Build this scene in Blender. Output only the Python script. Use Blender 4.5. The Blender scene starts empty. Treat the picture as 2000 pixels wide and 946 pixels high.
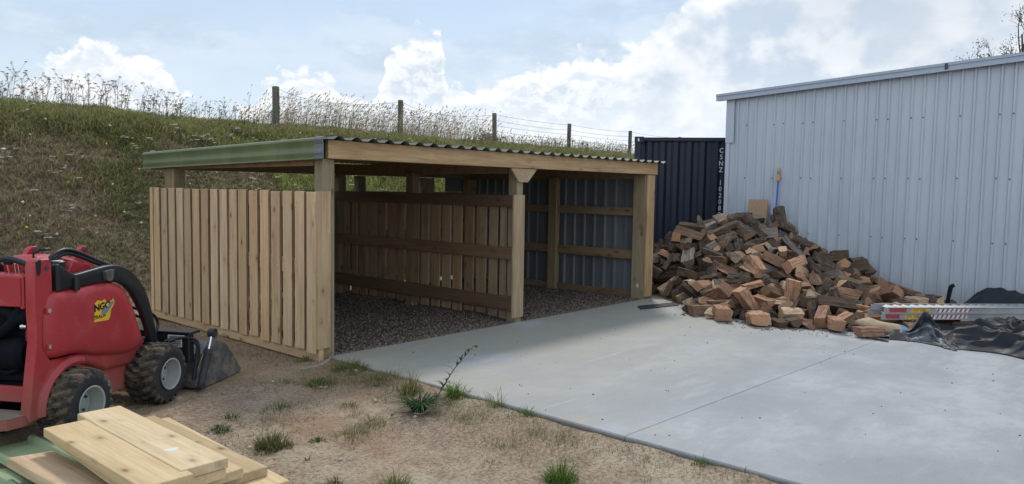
import bpy, math, random
import numpy as np
from mathutils import Vector, Matrix, Euler, noise
for _c in (bpy.data.objects, bpy.data.meshes):
    for _o in list(_c): _c.remove(_o)
scene = bpy.context.scene
COL = scene.collection
R_ = math.radians

# ---------------------------------------------------------------- camera
# world frame: X runs along the open front of the timber shed, Y goes back along its left side,
# the near left corner post stands at the origin, slab top is z = 0
RW = np.array([[0.664, 0.041, -0.747], [-0.747, 0.058, -0.662], [0.017, 0.997, 0.069]])
_u, _s, _v = np.linalg.svd(RW); RW = _u @ _v
CAMP = np.array([-4.033, -5.767, 1.55]); FPX = 1472.46
cd = bpy.data.cameras.new('camera'); cam = bpy.data.objects.new('camera', cd); COL.objects.link(cam)
cd.sensor_width = 36; cd.lens = FPX / 2000 * 36; cd.clip_end = 3000; cd.clip_start = .05
cam.matrix_world = Matrix.Translation(Vector(CAMP)) @ Matrix([list(r) for r in RW]).to_4x4()
scene.camera = cam
def ray(px, py): return RW @ np.array([px - 1000., -(py - 473.), -FPX])
def onz(px, py, z=0.): r = ray(px, py); return CAMP + r * ((z - CAMP[2]) / r[2])
def proj(P):
    v = (np.atleast_2d(P) - CAMP) @ RW
    return 1000 + FPX * v[:, 0] / -v[:, 2], 473 - FPX * v[:, 1] / -v[:, 2], -v[:, 2]

# ---------------------------------------------------------------- light, sky, exposure
SUN_EL, SUN_AZ = R_(50), R_(38)        # azimuth from +X towards +Y
sd = bpy.data.lights.new('sun', 'SUN'); sun = bpy.data.objects.new('sun', sd); COL.objects.link(sun)
sd.energy = 1.8; sd.angle = R_(9); sd.color = (1, .95, .87)
_d = Vector((math.cos(SUN_EL)*math.cos(SUN_AZ), math.cos(SUN_EL)*math.sin(SUN_AZ), math.sin(SUN_EL)))
sun.rotation_euler = _d.to_track_quat('Z', 'Y').to_euler(); sun.location = (0, 0, 20)
scene.view_settings.view_transform = 'Standard'; scene.view_settings.look = 'None'
scene.view_settings.exposure = 0.3; scene.view_settings.gamma = 1

class NT:
    """tiny wrapper for building node trees"""
    def __init__(s, nt): s.nt = nt; s.n = nt.nodes; s.l = nt.links
    def new(s, t, **k):
        n = s.n.new(t)
        for a, b in k.items(): setattr(n, a, b)
        return n
    def put(s, sock, v):
        if isinstance(v, bpy.types.NodeSocket): s.l.new(v, sock)
        elif v is not None:
            if isinstance(v, (tuple, list)) and sock.type == 'RGBA' and len(v) == 3: v = (*v, 1)
            sock.default_value = v
    def m(s, op, a, b=None, c=None, clamp=False):
        n = s.new('ShaderNodeMath', operation=op, use_clamp=clamp)
        s.put(n.inputs[0], a); s.put(n.inputs[1], b); s.put(n.inputs[2], c); return n.outputs[0]
    def vm(s, op, a, b=None):
        n = s.new('ShaderNodeVectorMath', operation=op); s.put(n.inputs[0], a); s.put(n.inputs[1], b)
        return n.outputs['Value'] if op in ('DOT_PRODUCT', 'LENGTH') else n.outputs[0]
    def mix(s, f, a, b, bt='MIX'):
        n = s.new('ShaderNodeMix', data_type='RGBA', blend_type=bt); s.put(n.inputs[0], f); s.put(n.inputs[6], a); s.put(n.inputs[7], b); return n.outputs[2]
    def noise(s, vec, sc, det=4, ro=.55, out='Fac', w=None):
        n = s.new('ShaderNodeTexNoise'); s.put(n.inputs['Vector'], vec); s.put(n.inputs['Scale'], sc); s.put(n.inputs['Detail'], det); s.put(n.inputs['Roughness'], ro); return n.outputs[out]
    def vor(s, vec, sc, out='Distance', rnd=1.):
        n = s.new('ShaderNodeTexVoronoi'); s.put(n.inputs['Vector'], vec); s.put(n.inputs['Scale'], sc); s.put(n.inputs['Randomness'], rnd); return n.outputs[out]
    def ss(s, x, a, b, lo=0., hi=1.):
        n = s.new('ShaderNodeMapRange', interpolation_type='SMOOTHSTEP')
        for i, v in enumerate((x, a, b, lo, hi)): s.put(n.inputs[i], v)
        return n.outputs[0]
    def scl(s, vec, v, rot=(0, 0, 0), loc=(0, 0, 0)):
        n = s.new('ShaderNodeMapping'); s.put(n.inputs[0], vec); n.inputs[1].default_value = loc; n.inputs[2].default_value = rot; n.inputs[3].default_value = v; return n.outputs[0]
    def curve(s, x, pts):
        n = s.new('ShaderNodeFloatCurve'); c = n.mapping.curves[0]
        while len(c.points) < len(pts): c.points.new(.5, .5)
        for p, (a, b) in zip(c.points, pts): p.location = (a, b); p.handle_type = 'AUTO'
        n.mapping.update(); s.put(n.inputs[1], x); return n.outputs[0]
    def comb(s, x, y, z):
        n = s.new('ShaderNodeCombineXYZ'); s.put(n.inputs[0], x); s.put(n.inputs[1], y); s.put(n.inputs[2], z); return n.outputs[0]

world = bpy.data.worlds.new('World'); scene.world = world; world.use_nodes = True
W = NT(world.node_tree); W.n.clear()
tc = W.new('ShaderNodeTexCoord').outputs['Generated']
D = W.scl(tc, (1, 1, 1), rot=(0, 0, R_(48.5)))
sp = W.new('ShaderNodeSeparateXYZ'); W.put(sp.inputs[0], D)
DX, DY, DZ = sp.outputs
AZ = W.m('MULTIPLY', W.m('ARCTAN2', DX, DY), 57.2958)
EL = W.m('MULTIPLY', W.m('ARCSINE', DZ), 57.2958)
sky = W.new('ShaderNodeTexSky', sky_type='NISHITA'); sky.sun_disc = False
sky.sun_elevation = SUN_EL; sky.sun_rotation = R_(90) - SUN_AZ; sky.air_density = 1.0; sky.dust_density = 1.2; sky.ozone_density = 1.5
skyc = W.mix(1.0, sky.outputs[0], (.10,)*3, 'MULTIPLY')
# thin pale veil over the blue
P2 = W.comb(W.m('MULTIPLY', AZ, .07), W.m('MULTIPLY', EL, .16), 3.7)
veiln = W.noise(P2, 1.1, 5, .6)
rightv = W.ss(AZ, -6., 26.)
veil = W.m('ADD', W.m('MULTIPLY', W.ss(veiln, .42, .72), .55), W.m('MULTIPLY', rightv, .75), clamp=True)
hz = W.ss(EL, 20., 1., 0., .75)
veil = W.m('MAXIMUM', veil, W.m('MULTIPLY', W.ss(W.m('ABSOLUTE', AZ), 55., 95.), .75))
c1 = W.mix(.55, skyc, (.46, .64, .86))
c1 = W.mix(hz, c1, (.74, .83, .92))
veilc = W.mix(W.ss(W.noise(P2, 2.6, 5, .6), .4, .62), (.50, .60, .71), (.80, .85, .90))
c1 = W.mix(W.m('MULTIPLY', veil, .9), c1, veilc)
# heaped clouds: a ragged top edge that follows the photo's, lit from above
azn = W.m('DIVIDE', W.m('ADD', AZ, 40.), 80., clamp=True)
tops = [(-40,7),(-36,7),(-34,5.2),(-32.5,6.0),(-31,8.2),(-28.5,9.2),(-27,9.4),(-25,8.6),(-23,5.4),(-21,4.6),(-19,6.2),(-17,7.6),(-14,8.2),(-12,6.6),(-10.8,6.6),(-10.0,8.0),(-9.2,10.6),(-8.0,11.3),(-6.6,11.8),(-5.6,11.4),(-4.9,8.2),(-4,8.2),(-1,8.4),(2,9.8),(5,10.2),(8,10.8),(11,12.6),(14,15),(18,18.5),(25,20),(40,20)]
top = W.m('MULTIPLY', W.curve(azn, [((a+40)/80, b/25) for a, b in tops]), 25.)
PC = W.comb(W.m('MULTIPLY', AZ, .5), W.m('MULTIPLY', EL, .62), 1.3)
warp = W.noise(PC, .9, 4, .6, 'Color')
PW = W.vm('ADD', PC, W.scl(warp, (.9, .9, .9)))
big = W.noise(PW, .8, 9, .58)
puff = W.m('SUBTRACT', 1., W.m('MULTIPLY', W.vor(PW, 1.5), 1.1))
edge = W.m('ADD', W.m('SUBTRACT', top, EL), W.m('MULTIPLY', W.m('SUBTRACT', W.m('ADD', W.m('MULTIPLY', big, .75), W.m('MULTIPLY', puff, .25)), .52), 6.5))
dens = W.ss(edge, -.2, .6)
up = W.noise(W.vm('ADD', PW, (-.10, .34, 0)), .8, 9, .58)
lit = W.mix(W.ss(AZ, 2., 16.), W.ss(W.m('SUBTRACT', big, up), -.10, .09), W.ss(W.noise(PC, .55, 5, .5), .40, .60))
near = W.ss(edge, .2, 3.2)
lit = W.m('ADD', W.m('MULTIPLY', lit, .7), W.m('MULTIPLY', W.m('SUBTRACT', 1., near), .45), clamp=True)
soft = W.ss(EL, 3., 10.)
lowc = W.mix(soft, (.80, .86, .92), (.56, .66, .78))
cc = W.mix(lit, lowc, (1.0, 1.0, 1.0))
grey = W.m('MULTIPLY', W.ss(W.noise(W.vm('ADD', PC, (5, 2, 0)), .34, 4, .5), .47, .66), W.ss(AZ, -8., 14., .25, 1.))
cc = W.mix(W.m('MULTIPLY', grey, .8), cc, (.62, .70, .79))
ur = W.m('MULTIPLY', W.ss(AZ, 13., 26.), W.ss(W.m('ADD', EL, W.m('MULTIPLY', W.noise(PC, .3, 4), 10.)), 11., 20.))
cc = W.mix(W.m('MULTIPLY', ur, .75), cc, (.52, .60, .70))
fade = W.ss(W.m('ABSOLUTE', AZ), 75., 50.)
c2 = W.mix(W.m('MULTIPLY', W.m('MULTIPLY', dens, fade), .92), c1, cc)
beh = W.ss(W.m('ABSOLUTE', AZ), 60., 120.); sc_ = W.m('ADD', .89, W.m('MULTIPLY', beh, .48)); c2 = W.mix(1., c2, W.comb(sc_, sc_, sc_), 'MULTIPLY')
bg = W.new('ShaderNodeBackground'); W.put(bg.inputs[0], c2); bg.inputs[1].default_value = 1.0
out = W.new('ShaderNodeOutputWorld'); W.l.new(bg.outputs[0], out.inputs[0])

# ---------------------------------------------------------------- materials
def mat(name, build, rough=.8, spec=.3, metal=0., bump=None):
    m = bpy.data.materials.new(name); m.use_nodes = True; T = NT(m.node_tree); T.n.clear()
    b = T.new('ShaderNodeBsdfPrincipled'); o = T.new('ShaderNodeOutputMaterial'); T.l.new(b.outputs[0], o.inputs[0])
    b.inputs['Roughness'].default_value = rough; b.inputs['Specular IOR Level'].default_value = spec; b.inputs['Metallic'].default_value = metal
    r = build(T)
    if not isinstance(r, dict): r = dict(col=r)
    T.put(b.inputs['Base Color'], r['col'])
    if 'rough' in r: T.put(b.inputs['Roughness'], r['rough'])
    if 'h' in r:
        bp = T.new('ShaderNodeBump'); T.put(bp.inputs['Height'], r['h']); bp.inputs['Strength'].default_value = r.get('bs', .5); bp.inputs['Distance'].default_value = r.get('bd', .01)
        T.l.new(bp.outputs[0], b.inputs['Normal'])
    if 'trans' in r: b.inputs['Subsurface Weight'].default_value = 0
    return m
def GC(T): return T.new('ShaderNodeAttribute', attribute_name='gc').outputs['Vector']
def OBJ(T): return T.new('ShaderNodeTexCoord').outputs['Object']
def RND(T): return T.new('ShaderNodeObjectInfo').outputs['Random']

def timber(name, light, dark, knot=(.11, .055, .025), sap=None, rough=.75, weather=0.):
    def b(T):
        g = GC(T)
        gs = T.scl(g, (.9, 9, 9))
        wp = T.noise(T.scl(g, (1.6, 3, 3)), 1.5, 3)
        grain = T.noise(T.scl(g, (1.5, 38, 38)), 1.6, 5, .65)
        broad = T.noise(gs, 1.3, 3)
        kv = T.vor(T.scl(g, (3.6, 7.2, 7.2)), 1.25)
        km = T.ss(T.noise(T.scl(g, (1.3, 3, 3), loc=(3, 5, 1)), 1.7, 2), .47, .56); kn = T.m('MULTIPLY', T.ss(kv, .17, .07), km); halo = T.m('MULTIPLY', T.ss(kv, .40, .10), km)
        f = T.m('ADD', T.m('MULTIPLY', grain, .65), T.m('MULTIPLY', broad, .5), clamp=True)
        c = T.mix(T.ss(f, .38, .78), light, dark)
        c = T.mix(T.m('MULTIPLY', halo, .45), c, tuple(x*.62 for x in dark))
        c = T.mix(T.m('MULTIPLY', kn, .85), c, knot)
        if sap: c = T.mix(T.m('MULTIPLY', T.ss(T.noise(T.scl(g, (1.2, 5, 5)), 1.1, 2), .5, .7), .6), c, sap)
        scuff = T.ss(T.noise(T.scl(g, (7, 22, 22)), 1.5, 4, .7), .63, .72)
        c = T.mix(T.m('MULTIPLY', scuff, .35), c, tuple(min(1, x*1.35) for x in light))
        if weather: c = T.mix(T.m('MULTIPLY', T.ss(T.noise(g, 3.5, 4), .42, .62), weather), c, (.12, .115, .085))
        v = T.m('ADD', T.m('MULTIPLY', RND(T), .46), .76); r2 = T.m('FRACT', T.m('MULTIPLY', RND(T), 7.31)); v2 = T.m('ADD', T.m('MULTIPLY', r2, .10), .95); v3 = T.m('SUBTRACT', 1.04, T.m('MULTIPLY', r2, .17))
        c = T.mix(1., c, T.comb(T.m('MULTIPLY', v, v2), v, T.m('MULTIPLY', v, v3)), 'MULTIPLY')
        return dict(col=c, h=grain, bs=.35, bd=.004)
    return mat(name, b, rough, .25)
M = {}
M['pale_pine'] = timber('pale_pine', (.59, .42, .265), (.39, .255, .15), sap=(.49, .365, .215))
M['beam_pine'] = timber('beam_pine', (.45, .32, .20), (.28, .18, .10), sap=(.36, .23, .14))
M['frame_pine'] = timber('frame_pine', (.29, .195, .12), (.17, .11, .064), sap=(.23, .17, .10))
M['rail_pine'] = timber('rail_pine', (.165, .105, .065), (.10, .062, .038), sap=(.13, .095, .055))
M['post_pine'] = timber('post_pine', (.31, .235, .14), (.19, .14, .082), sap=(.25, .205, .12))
M['fresh_pine'] = timber('fresh_pine', (.60, .455, .285), (.44, .315, .18), knot=(.2, .1, .045), sap=(.54, .385, .22))
M['fence_wood'] = timber('fence_wood', (.14, .125, .10), (.075, .065, .05), weather=.6)
M['chipboard'] = mat('chipboard', lambda T: T.mix(T.ss(T.noise(OBJ(T), 60, 4, .8), .35, .7), (.33, .21, .13), (.45, .31, .20)), .85)

def metalsheet(name, c0, c1, rough=.42, metal=.0, dirt=.0, spec=.5):
    def b(T):
        o = OBJ(T)
        n = T.noise(T.scl(o, (1, 1, .25)), 2.2, 5, .6)
        c = T.mix(T.ss(n, .35, .68), c0, c1)
        st = T.noise(T.scl(o, (14, 14, .8)), 1.5, 4, .6)
        c = T.mix(T.m('MULTIPLY', T.ss(st, .5, .75), .35), c, tuple(x*.72 for x in c0))
        if dirt:
            z = T.new('ShaderNodeSeparateXYZ'); T.put(z.inputs[0], o)
            low = T.m('MULTIPLY', T.ss(T.m('ADD', z.outputs[2], T.m('MULTIPLY', n, .5)), .75, .15), dirt)
            c = T.mix(low, c, (.30, .29, .27))
        return dict(col=c, rough=T.ss(n, .3, .7, rough-.05, rough+.13), h=T.noise(o, 3.0, 2), bs=.08, bd=.02)
    return mat(name, b, rough, spec, metal)
M['zinc_wall'] = metalsheet('zinc_wall', (.455, .485, .535), (.515, .545, .59), .45, .18, .35)
M['zinc_trim'] = metalsheet('zinc_trim', (.34, .385, .45), (.39, .435, .50), .4, .3)
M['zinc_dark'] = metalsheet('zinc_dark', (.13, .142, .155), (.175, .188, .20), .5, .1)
M['roof_top'] = metalsheet('roof_top', (.085, .105, .085), (.115, .135, .11), .5, .0)
M['roof_under'] = metalsheet('roof_under', (.05, .06, .065), (.075, .085, .09), .5, .0)
M['green_sheet'] = metalsheet('green_sheet', (.225, .29, .155), (.275, .335, .19), .5, .0)
M['green_edge'] = metalsheet('green_edge', (.115, .135, .058), (.155, .18, .08), .42, .0)
M['navy_paint'] = metalsheet('navy_paint', (.0085, .012, .026), (.013, .018, .036), .38, 0, 0, .4)
M['alu'] = metalsheet('alu', (.29, .29, .285), (.38, .38, .37), .5, .3)
M['screw'] = mat('screw', lambda T: (.06, .065, .07), .5)
def plain(name, c, rough=.6, spec=.4, metal=0, var=.15, sc=6.):
    def b(T):
        n = T.noise(OBJ(T), sc, 5, .65)
        return dict(col=T.mix(n, tuple(x*(1-var*1.6) for x in c), tuple(min(1, x*(1+var)) for x in c)), h=n, bs=.1, bd=.004)
    return mat(name, b, rough, spec, metal)
def redpaint(T):
    o = OBJ(T); n = T.noise(o, 2.5, 4); 
    c = T.mix(n, (.31, .021, .030), (.41, .038, .044))
    z = T.new('ShaderNodeSeparateXYZ'); T.put(z.inputs[0], o)
    d = T.m('MULTIPLY', T.ss(T.m('ADD', z.outputs[2], T.m('MULTIPLY', T.noise(o, 7, 5, .7), .45)), .78, .35), .62)
    c = T.mix(d, c, (.20, .12, .085))
    fad = T.ss(T.noise(o, 5, 5, .7), .52, .75)
    c = T.mix(T.m('MULTIPLY', fad, .28), c, (.5, .16, .15))
    scr = T.ss(T.noise(T.scl(o, (3, 3, 26), rot=(0, .5, 0)), 2.2, 6, .8), .66, .72)
    c = T.mix(T.m('MULTIPLY', scr, .45), c, (.22, .08, .07))
    c = T.mix(T.m('MULTIPLY', T.ss(T.noise(o, 22, 5, .8), .60, .70), .5), c, (.24, .14, .10))
    return dict(col=c, rough=T.m('ADD', .36, T.m('MULTIPLY', d, .5)), h=T.noise(o, 30, 3), bs=.06, bd=.003)
M['red'] = mat('red', redpaint, .38, .45)
def rubber(T):
    o = OBJ(T); n = T.noise(o, 9, 5, .7)
    return dict(col=T.mix(T.ss(n, .38, .66), (.028, .026, .025), (.14, .105, .075)), h=T.noise(o, 60, 3), bs=.3, bd=.003)
M['tread'] = mat('tread', rubber, .85, .2)
M['sidewall'] = plain('sidewall', (.032, .032, .036), .7, .3, 0, .4, 14)
M['black'] = plain('black', (.012, .013, .017), .42, .4, 0, .3)
M['black_dull'] = plain('black_dull', (.011, .012, .016), .7, .25, 0, .5, 9)
M['engine_dark'] = plain('engine_dark', (.006, .0075, .012), .8, .12, 0, .5, 9)
M['rim'] = plain('rim', (.33, .34, .335), .5, .4, .1, .25, 9)
M['bucket_steel'] = mat('bucket_steel', lambda T: dict(col=T.mix(T.ss(T.noise(OBJ(T), 5, 6, .7), .42, .66), (.075, .08, .088), (.24, .215, .18)), h=T.noise(OBJ(T), 14, 4), bs=.2, bd=.006), .5, .5, .3)
M['chrome'] = plain('chrome', (.7, .7, .72), .18, .6, 1., .02)
M['dusty_board'] = plain('dusty_board', (.24, .19, .15), .9, .1, 0, .3, 14)
M['yellow'] = plain('yellow', (.72, .43, .035), .55, .3, 0, .1)
M['ink'] = plain('ink', (.012, .012, .014), .5, .3, 0, .1)
M['white'] = plain('white', (.62, .63, .62), .55, .3, 0, .08)
M['sign_red'] = plain('sign_red', (.36, .055, .065), .5, .3, 0, .15, 20)
M['blue'] = plain('blue', (.012, .12, .50), .45, .4, 0, .1)
M['orange_plastic'] = plain('orange_plastic', (.62, .30, .07), .5, .4, 0, .1)
M['grey_mark'] = plain('grey_mark', (.18, .22, .28), .5, .3, 0, .1)
M['wire'] = plain('wire', (.20, .21, .22), .5, .3, .4, .1)
M['sack_paper'] = plain('sack_paper', (.44, .33, .22), .85, .2, 0, .35, 16)
M['sack_blue'] = plain('sack_blue', (.13, .27, .42), .6, .3, 0, .2, 12)
M['strap'] = plain('strap', (.22, .20, .17), .6, .3, 0, .3)
def tarp(T):
    o = OBJ(T); n = T.noise(o, 2.2, 5, .6); d = T.noise(o, 9, 5, .7)
    c = T.mix(T.m('MULTIPLY', T.ss(n, .54, .70), T.ss(d, .4, .7)), (.009, .011, .016), (.05, .055, .066))
    return dict(col=c, rough=T.ss(d, .3, .7, .5, .68), h=T.m('ADD', n, T.m('MULTIPLY', d, .25)), bs=.4, bd=.03)
M['tarp'] = mat('tarp', tarp, .5, .35)
M['tarp_silver'] = mat('tarp_silver', lambda T: dict(col=T.mix(T.ss(T.noise(OBJ(T), 9, 5, .7), .4, .65), (.055, .06, .07), (.17, .18, .195)), h=T.noise(OBJ(T), 7, 5, .6), bs=.6, bd=.03), .55, .4)

def logmat(name, kind):
    def b(T):
        g = GC(T); oc = T.new('ShaderNodeObjectInfo').outputs['Color']
        if kind == 'bark':
            n = T.noise(T.scl(g, (6, 30, 30)), 1.5, 5, .7)
            c = T.mix(T.ss(n, .35, .7), (.045, .033, .026), (.175, .13, .098)); h = n; bs = .9
        elif kind == 'split':
            n = T.noise(T.scl(g, (3.5, 55, 55)), 1.3, 6, .7); w = T.noise(T.scl(g, (5, 12, 12)), 1.2, 4)
            c = T.mix(T.ss(n, .34, .68), T.mix(1., oc, (.42, .38, .36), 'MULTIPLY'), T.mix(1., oc, (1.12, 1.1, 1.08), 'MULTIPLY'))
            c = T.mix(T.m('MULTIPLY', T.ss(w, .5, .72), .5), c, T.mix(1., oc, (.38, .33, .3), 'MULTIPLY')); h = n; bs = .8
        else:
            rg = T.new('ShaderNodeTexWave', wave_type='RINGS', rings_direction='X'); T.put(rg.inputs[0], T.vm('ADD', g, (0, .05, .04))); rg.inputs['Scale'].default_value = 45; rg.inputs['Distortion'].default_value = 3
            n = T.noise(g, 45, 5, .7)
            c = T.mix(T.m('MULTIPLY', rg.outputs['Fac'], .3), T.mix(1., oc, (.95, .88, .82), 'MULTIPLY'), T.mix(1., oc, (.5, .42, .36), 'MULTIPLY'))
            c = T.mix(T.ss(n, .5, .75), c, T.mix(1., oc, (.4, .36, .34), 'MULTIPLY')); h = n; bs = .5
        return dict(col=c, h=h, bs=bs, bd=.012)
    return mat(name, b, .88, .15)
M['log_bark'] = logmat('log_bark', 'bark'); M['log_split'] = logmat('log_split', 'split'); M['log_end'] = logmat('log_end', 'end')
LOGM = [M['log_bark'], M['log_split'], M['log_end']]

def leafmat(name, rough=.7):
    def b(T):
        return T.new('ShaderNodeAttribute', attribute_name='col').outputs['Color']
    m = mat(name, b, rough, .2)
    T = NT(m.node_tree); bs = [n for n in T.n if n.type == 'BSDF_PRINCIPLED'][0]; o = [n for n in T.n if n.type == 'OUTPUT_MATERIAL'][0]
    tr = T.new('ShaderNodeBsdfTranslucent'); at = T.new('ShaderNodeAttribute', attribute_name='col'); T.l.new(at.outputs['Color'], tr.inputs[0])
    mx = T.new('ShaderNodeMixShader'); mx.inputs[0].default_value = .46; T.l.new(bs.outputs[0], mx.inputs[1]); T.l.new(tr.outputs[0], mx.inputs[2]); T.l.new(mx.outputs[0], o.inputs[0])
    return m
M['blade'] = leafmat('blade')

# ---------------------------------------------------------------- mesh helpers
class MB:
    def __init__(s): s.v = []; s.f = []; s.m = []; s.g = []
    def add(s, V, F, mi=0, G=None):
        o = len(s.v); s.v += [tuple(p) for p in V]; s.f += [tuple(i+o for i in f) for f in F]
        s.m += list(mi) if isinstance(mi, (list, tuple)) else [mi]*len(F)
        s.g += [tuple(p) for p in (G if G is not None else V)]; return s
    def box(s, lo, hi, mi=0, ch=.003, ax=None, T=None, off=None):
        """chamfered box between two corners; ax = index of the grain axis"""
        lo, hi = Vector([min(a, b) for a, b in zip(lo, hi)]), Vector([max(a, b) for a, b in zip(lo, hi)])
        sz = hi - lo; c = (hi + lo)/2; h = sz/2; ch = min(ch, min(sz)*.3)
        if ax is None: ax = max(range(3), key=lambda i: sz[i])
        V = []; idx = {}
        for sx in (-1, 1):
            for sy in (-1, 1):
                for sz_ in (-1, 1):
                    S = (sx, sy, sz_)
                    for k in range(3):
                        p = [S[i]*(h[i] - (0 if i == k else ch)) for i in range(3)]
                        idx[(S, k)] = len(V); V.append(Vector(p))
        F = []
        for k in range(3):
            i, j = [(1, 2), (2, 0), (0, 1)][k]
            for sg in (-1, 1):
                q = []
                for a, b in ((-1, -1), (1, -1), (1, 1), (-1, 1)):
                    S = [0]*3; S[k] = sg; S[i] = a; S[j] = b; q.append(idx[(tuple(S), k)])
                F.append(tuple(q if sg > 0 else q[::-1]))
        for k in range(3):       # edges along axis k
            i, j = [(1, 2), (2, 0), (0, 1)][k]
            for a in (-1, 1):
                for b in (-1, 1):
                    S0 = [0]*3; S0[k] = -1; S0[i] = a; S0[j] = b; S1 = list(S0); S1[k] = 1
                    q = [idx[(tuple(S0), i)], idx[(tuple(S1), i)], idx[(tuple(S1), j)], idx[(tuple(S0), j)]]
                    F.append(tuple(q[::-1] if a*b > 0 else q))
        for sx in (-1, 1):
            for sy in (-1, 1):
                for sz_ in (-1, 1):
                    S = (sx, sy, sz_); q = [idx[(S, 0)], idx[(S, 1)], idx[(S, 2)]]
                    F.append(tuple(q if sx*sy*sz_ > 0 else q[::-1]))
        if off is None: off = Vector((random.uniform(0, 40), random.uniform(0, 40), random.uniform(0, 40)))
        order = [ax] + [i for i in range(3) if i != ax]
        G = [Vector([p[i] for i in order]) + off for p in V]
        V = [p + c for p in V]
        if T is not None: V = [T @ p for p in V]
        return s.add(V, F, mi, G)
    def prism(s, prof, a, b, axis='x', mi=0, cap=True):
        """closed 2-D profile extruded from a to b; axis x: prof=(y,z), axis y: prof=(x,z), axis z: prof=(x,y)"""
        n = len(prof); V = []
        for t in (a, b):
            for p, q in prof: V.append({'x': (t, p, q), 'y': (p, t, q), 'z': (p, q, t)}[axis])
        F = [(i, (i+1) % n, n+(i+1) % n, n+i) for i in range(n)]
        if cap: F += [tuple(range(n-1, -1, -1)), tuple(range(n, 2*n))]
        G = [Vector((({'x': v[0], 'y': v[1], 'z': v[2]}[axis]),) + tuple(v[i] for i in range(3) if i != 'xyz'.index(axis))) + Vector((7.3, 2.1, 5.)) for v in V]
        return s.add(V, F, mi, G)
    def strip(s, pts, ax_a, ax_b, axis='z', mi=0):
        """open 2-D polyline extruded: a thin sheet"""
        V = []; n = len(pts)
        for t in (ax_a, ax_b):
            for p, q in pts: V.append({'x': (t, p, q), 'y': (p, t, q), 'z': (p, q, t)}[axis])
        return s.add(V, [(i, i+1, n+i+1, n+i) for i in range(n-1)], mi)
    def pillow(s, prof, ys, mi=0, rad=False):
        """closed (x,z) outline lofted along y; ys = [(y, inset), ...]"""
        n = len(prof); P = [Vector(p) for p in prof]; nor = []
        A = sum(P[i].x*P[(i+1) % n].y - P[(i+1) % n].x*P[i].y for i in range(n))
        for i in range(n):
            e = (P[(i+1) % n] - P[i-1]); q = Vector((-e.y, e.x)); q.normalize()
            nor.append(-q if A > 0 else q)
        V = []; cen = sum(P, Vector((0, 0)))/n
        for y, ins in ys:
            for p, q in zip(P, nor): a = cen + (p-cen)*(1+ins) if rad else p + q*ins; V.append((a.x, y, a.y))
        F = []
        for r in range(len(ys)-1):
            for i in range(n):
                j = (i+1) % n; F.append((r*n+i, r*n+j, (r+1)*n+j, (r+1)*n+i))
        F += [tuple(range(n-1, -1, -1)), tuple((len(ys)-1)*n+i for i in range(n))]
        return s.add(V, F, mi)
    def tube(s, pts, r, mi=0, n=8, cap=True):
        pts = [Vector(p) for p in pts]; V = []; rr = r if isinstance(r, (list, tuple)) else [r]*len(pts)
        up = Vector((0, 0, 1)); prev = None
        for i, p in enumerate(pts):
            t = (pts[min(i+1, len(pts)-1)] - pts[max(i-1, 0)]).normalized()
            a = prev if prev is not None else (up if abs(t.z) < .9 else Vector((1, 0, 0)))
            u = (a - t*a.dot(t)).normalized(); w = t.cross(u); prev = u
            for k in range(n):
                an = 2*math.pi*k/n; V.append(p + (u*math.cos(an) + w*math.sin(an))*rr[i])
        F = [(i*n+k, i*n+(k+1) % n, (i+1)*n+(k+1) % n, (i+1)*n+k) for i in range(len(pts)-1) for k in range(n)]
        if cap: F += [tuple(range(n-1, -1, -1)), tuple((len(pts)-1)*n+k for k in range(n))]
        return s.add(V, F, mi)
    def lathe(s, prof, c, mi=0, n=48, axis='y', rad=None):
        """(offset along axis, radius) pairs turned about an axis through c"""
        V = []; m = len(prof)
        for k in range(n):
            a = 2*math.pi*k/n
            for (t, r) in prof:
                if rad: r = rad(t, r, a)
                V.append((c[0]+r*math.cos(a), c[1]+t, c[2]+r*math.sin(a)) if axis == 'y' else (c[0]+r*math.cos(a), c[1]+r*math.sin(a), c[2]+t))
        F = [(k*m+i, k*m+i+1, ((k+1) % n)*m+i+1, ((k+1) % n)*m+i) for k in range(n) for i in range(m-1)]
        return s.add(V, F, mi)
    def build(s, name, mats, parent=None, loc=(0, 0, 0), smooth=None, fix=True):
        me = bpy.data.meshes.new(name)
        V = [Vector(v) - Vector(loc) for v in s.v] if loc != (0, 0, 0) else s.v
        me.from_pydata(V, [], s.f)
        for m in (mats if isinstance(mats, (list, tuple)) else [mats]): me.materials.append(M[m] if isinstance(m, str) else m)
        me.polygons.foreach_set('material_index', s.m)
        at = me.attributes.new('gc', 'FLOAT_VECTOR', 'POINT'); at.data.foreach_set('vector', np.array(s.g, dtype=np.float32).ravel())
        if fix:
            import bmesh
            bm = bmesh.new(); bm.from_mesh(me); bmesh.ops.recalc_face_normals(bm, faces=bm.faces); bm.to_mesh(me); bm.free()
        if smooth is not None:
            me.polygons.foreach_set('use_smooth', [True]*len(me.polygons)); me.set_sharp_from_angle(angle=R_(smooth))
        me.update(); me.validate()
        o = bpy.data.objects.new(name, me); COL.objects.link(o); o.location = loc
        if parent: o.parent = parent
        return o
def tag(o, label=None, cat=None, group=None, kind=None):
    for k, v in (('label', label), ('category', cat), ('group', group), ('kind', kind)):
        if v: o[k] = v
    return o
def empty(name, loc=(0, 0, 0), rz=0, **k):
    o = bpy.data.objects.new(name, None); COL.objects.link(o); o.location = loc; o.rotation_euler.z = rz; o.empty_display_size = .2
    return tag(o, **k)
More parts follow.
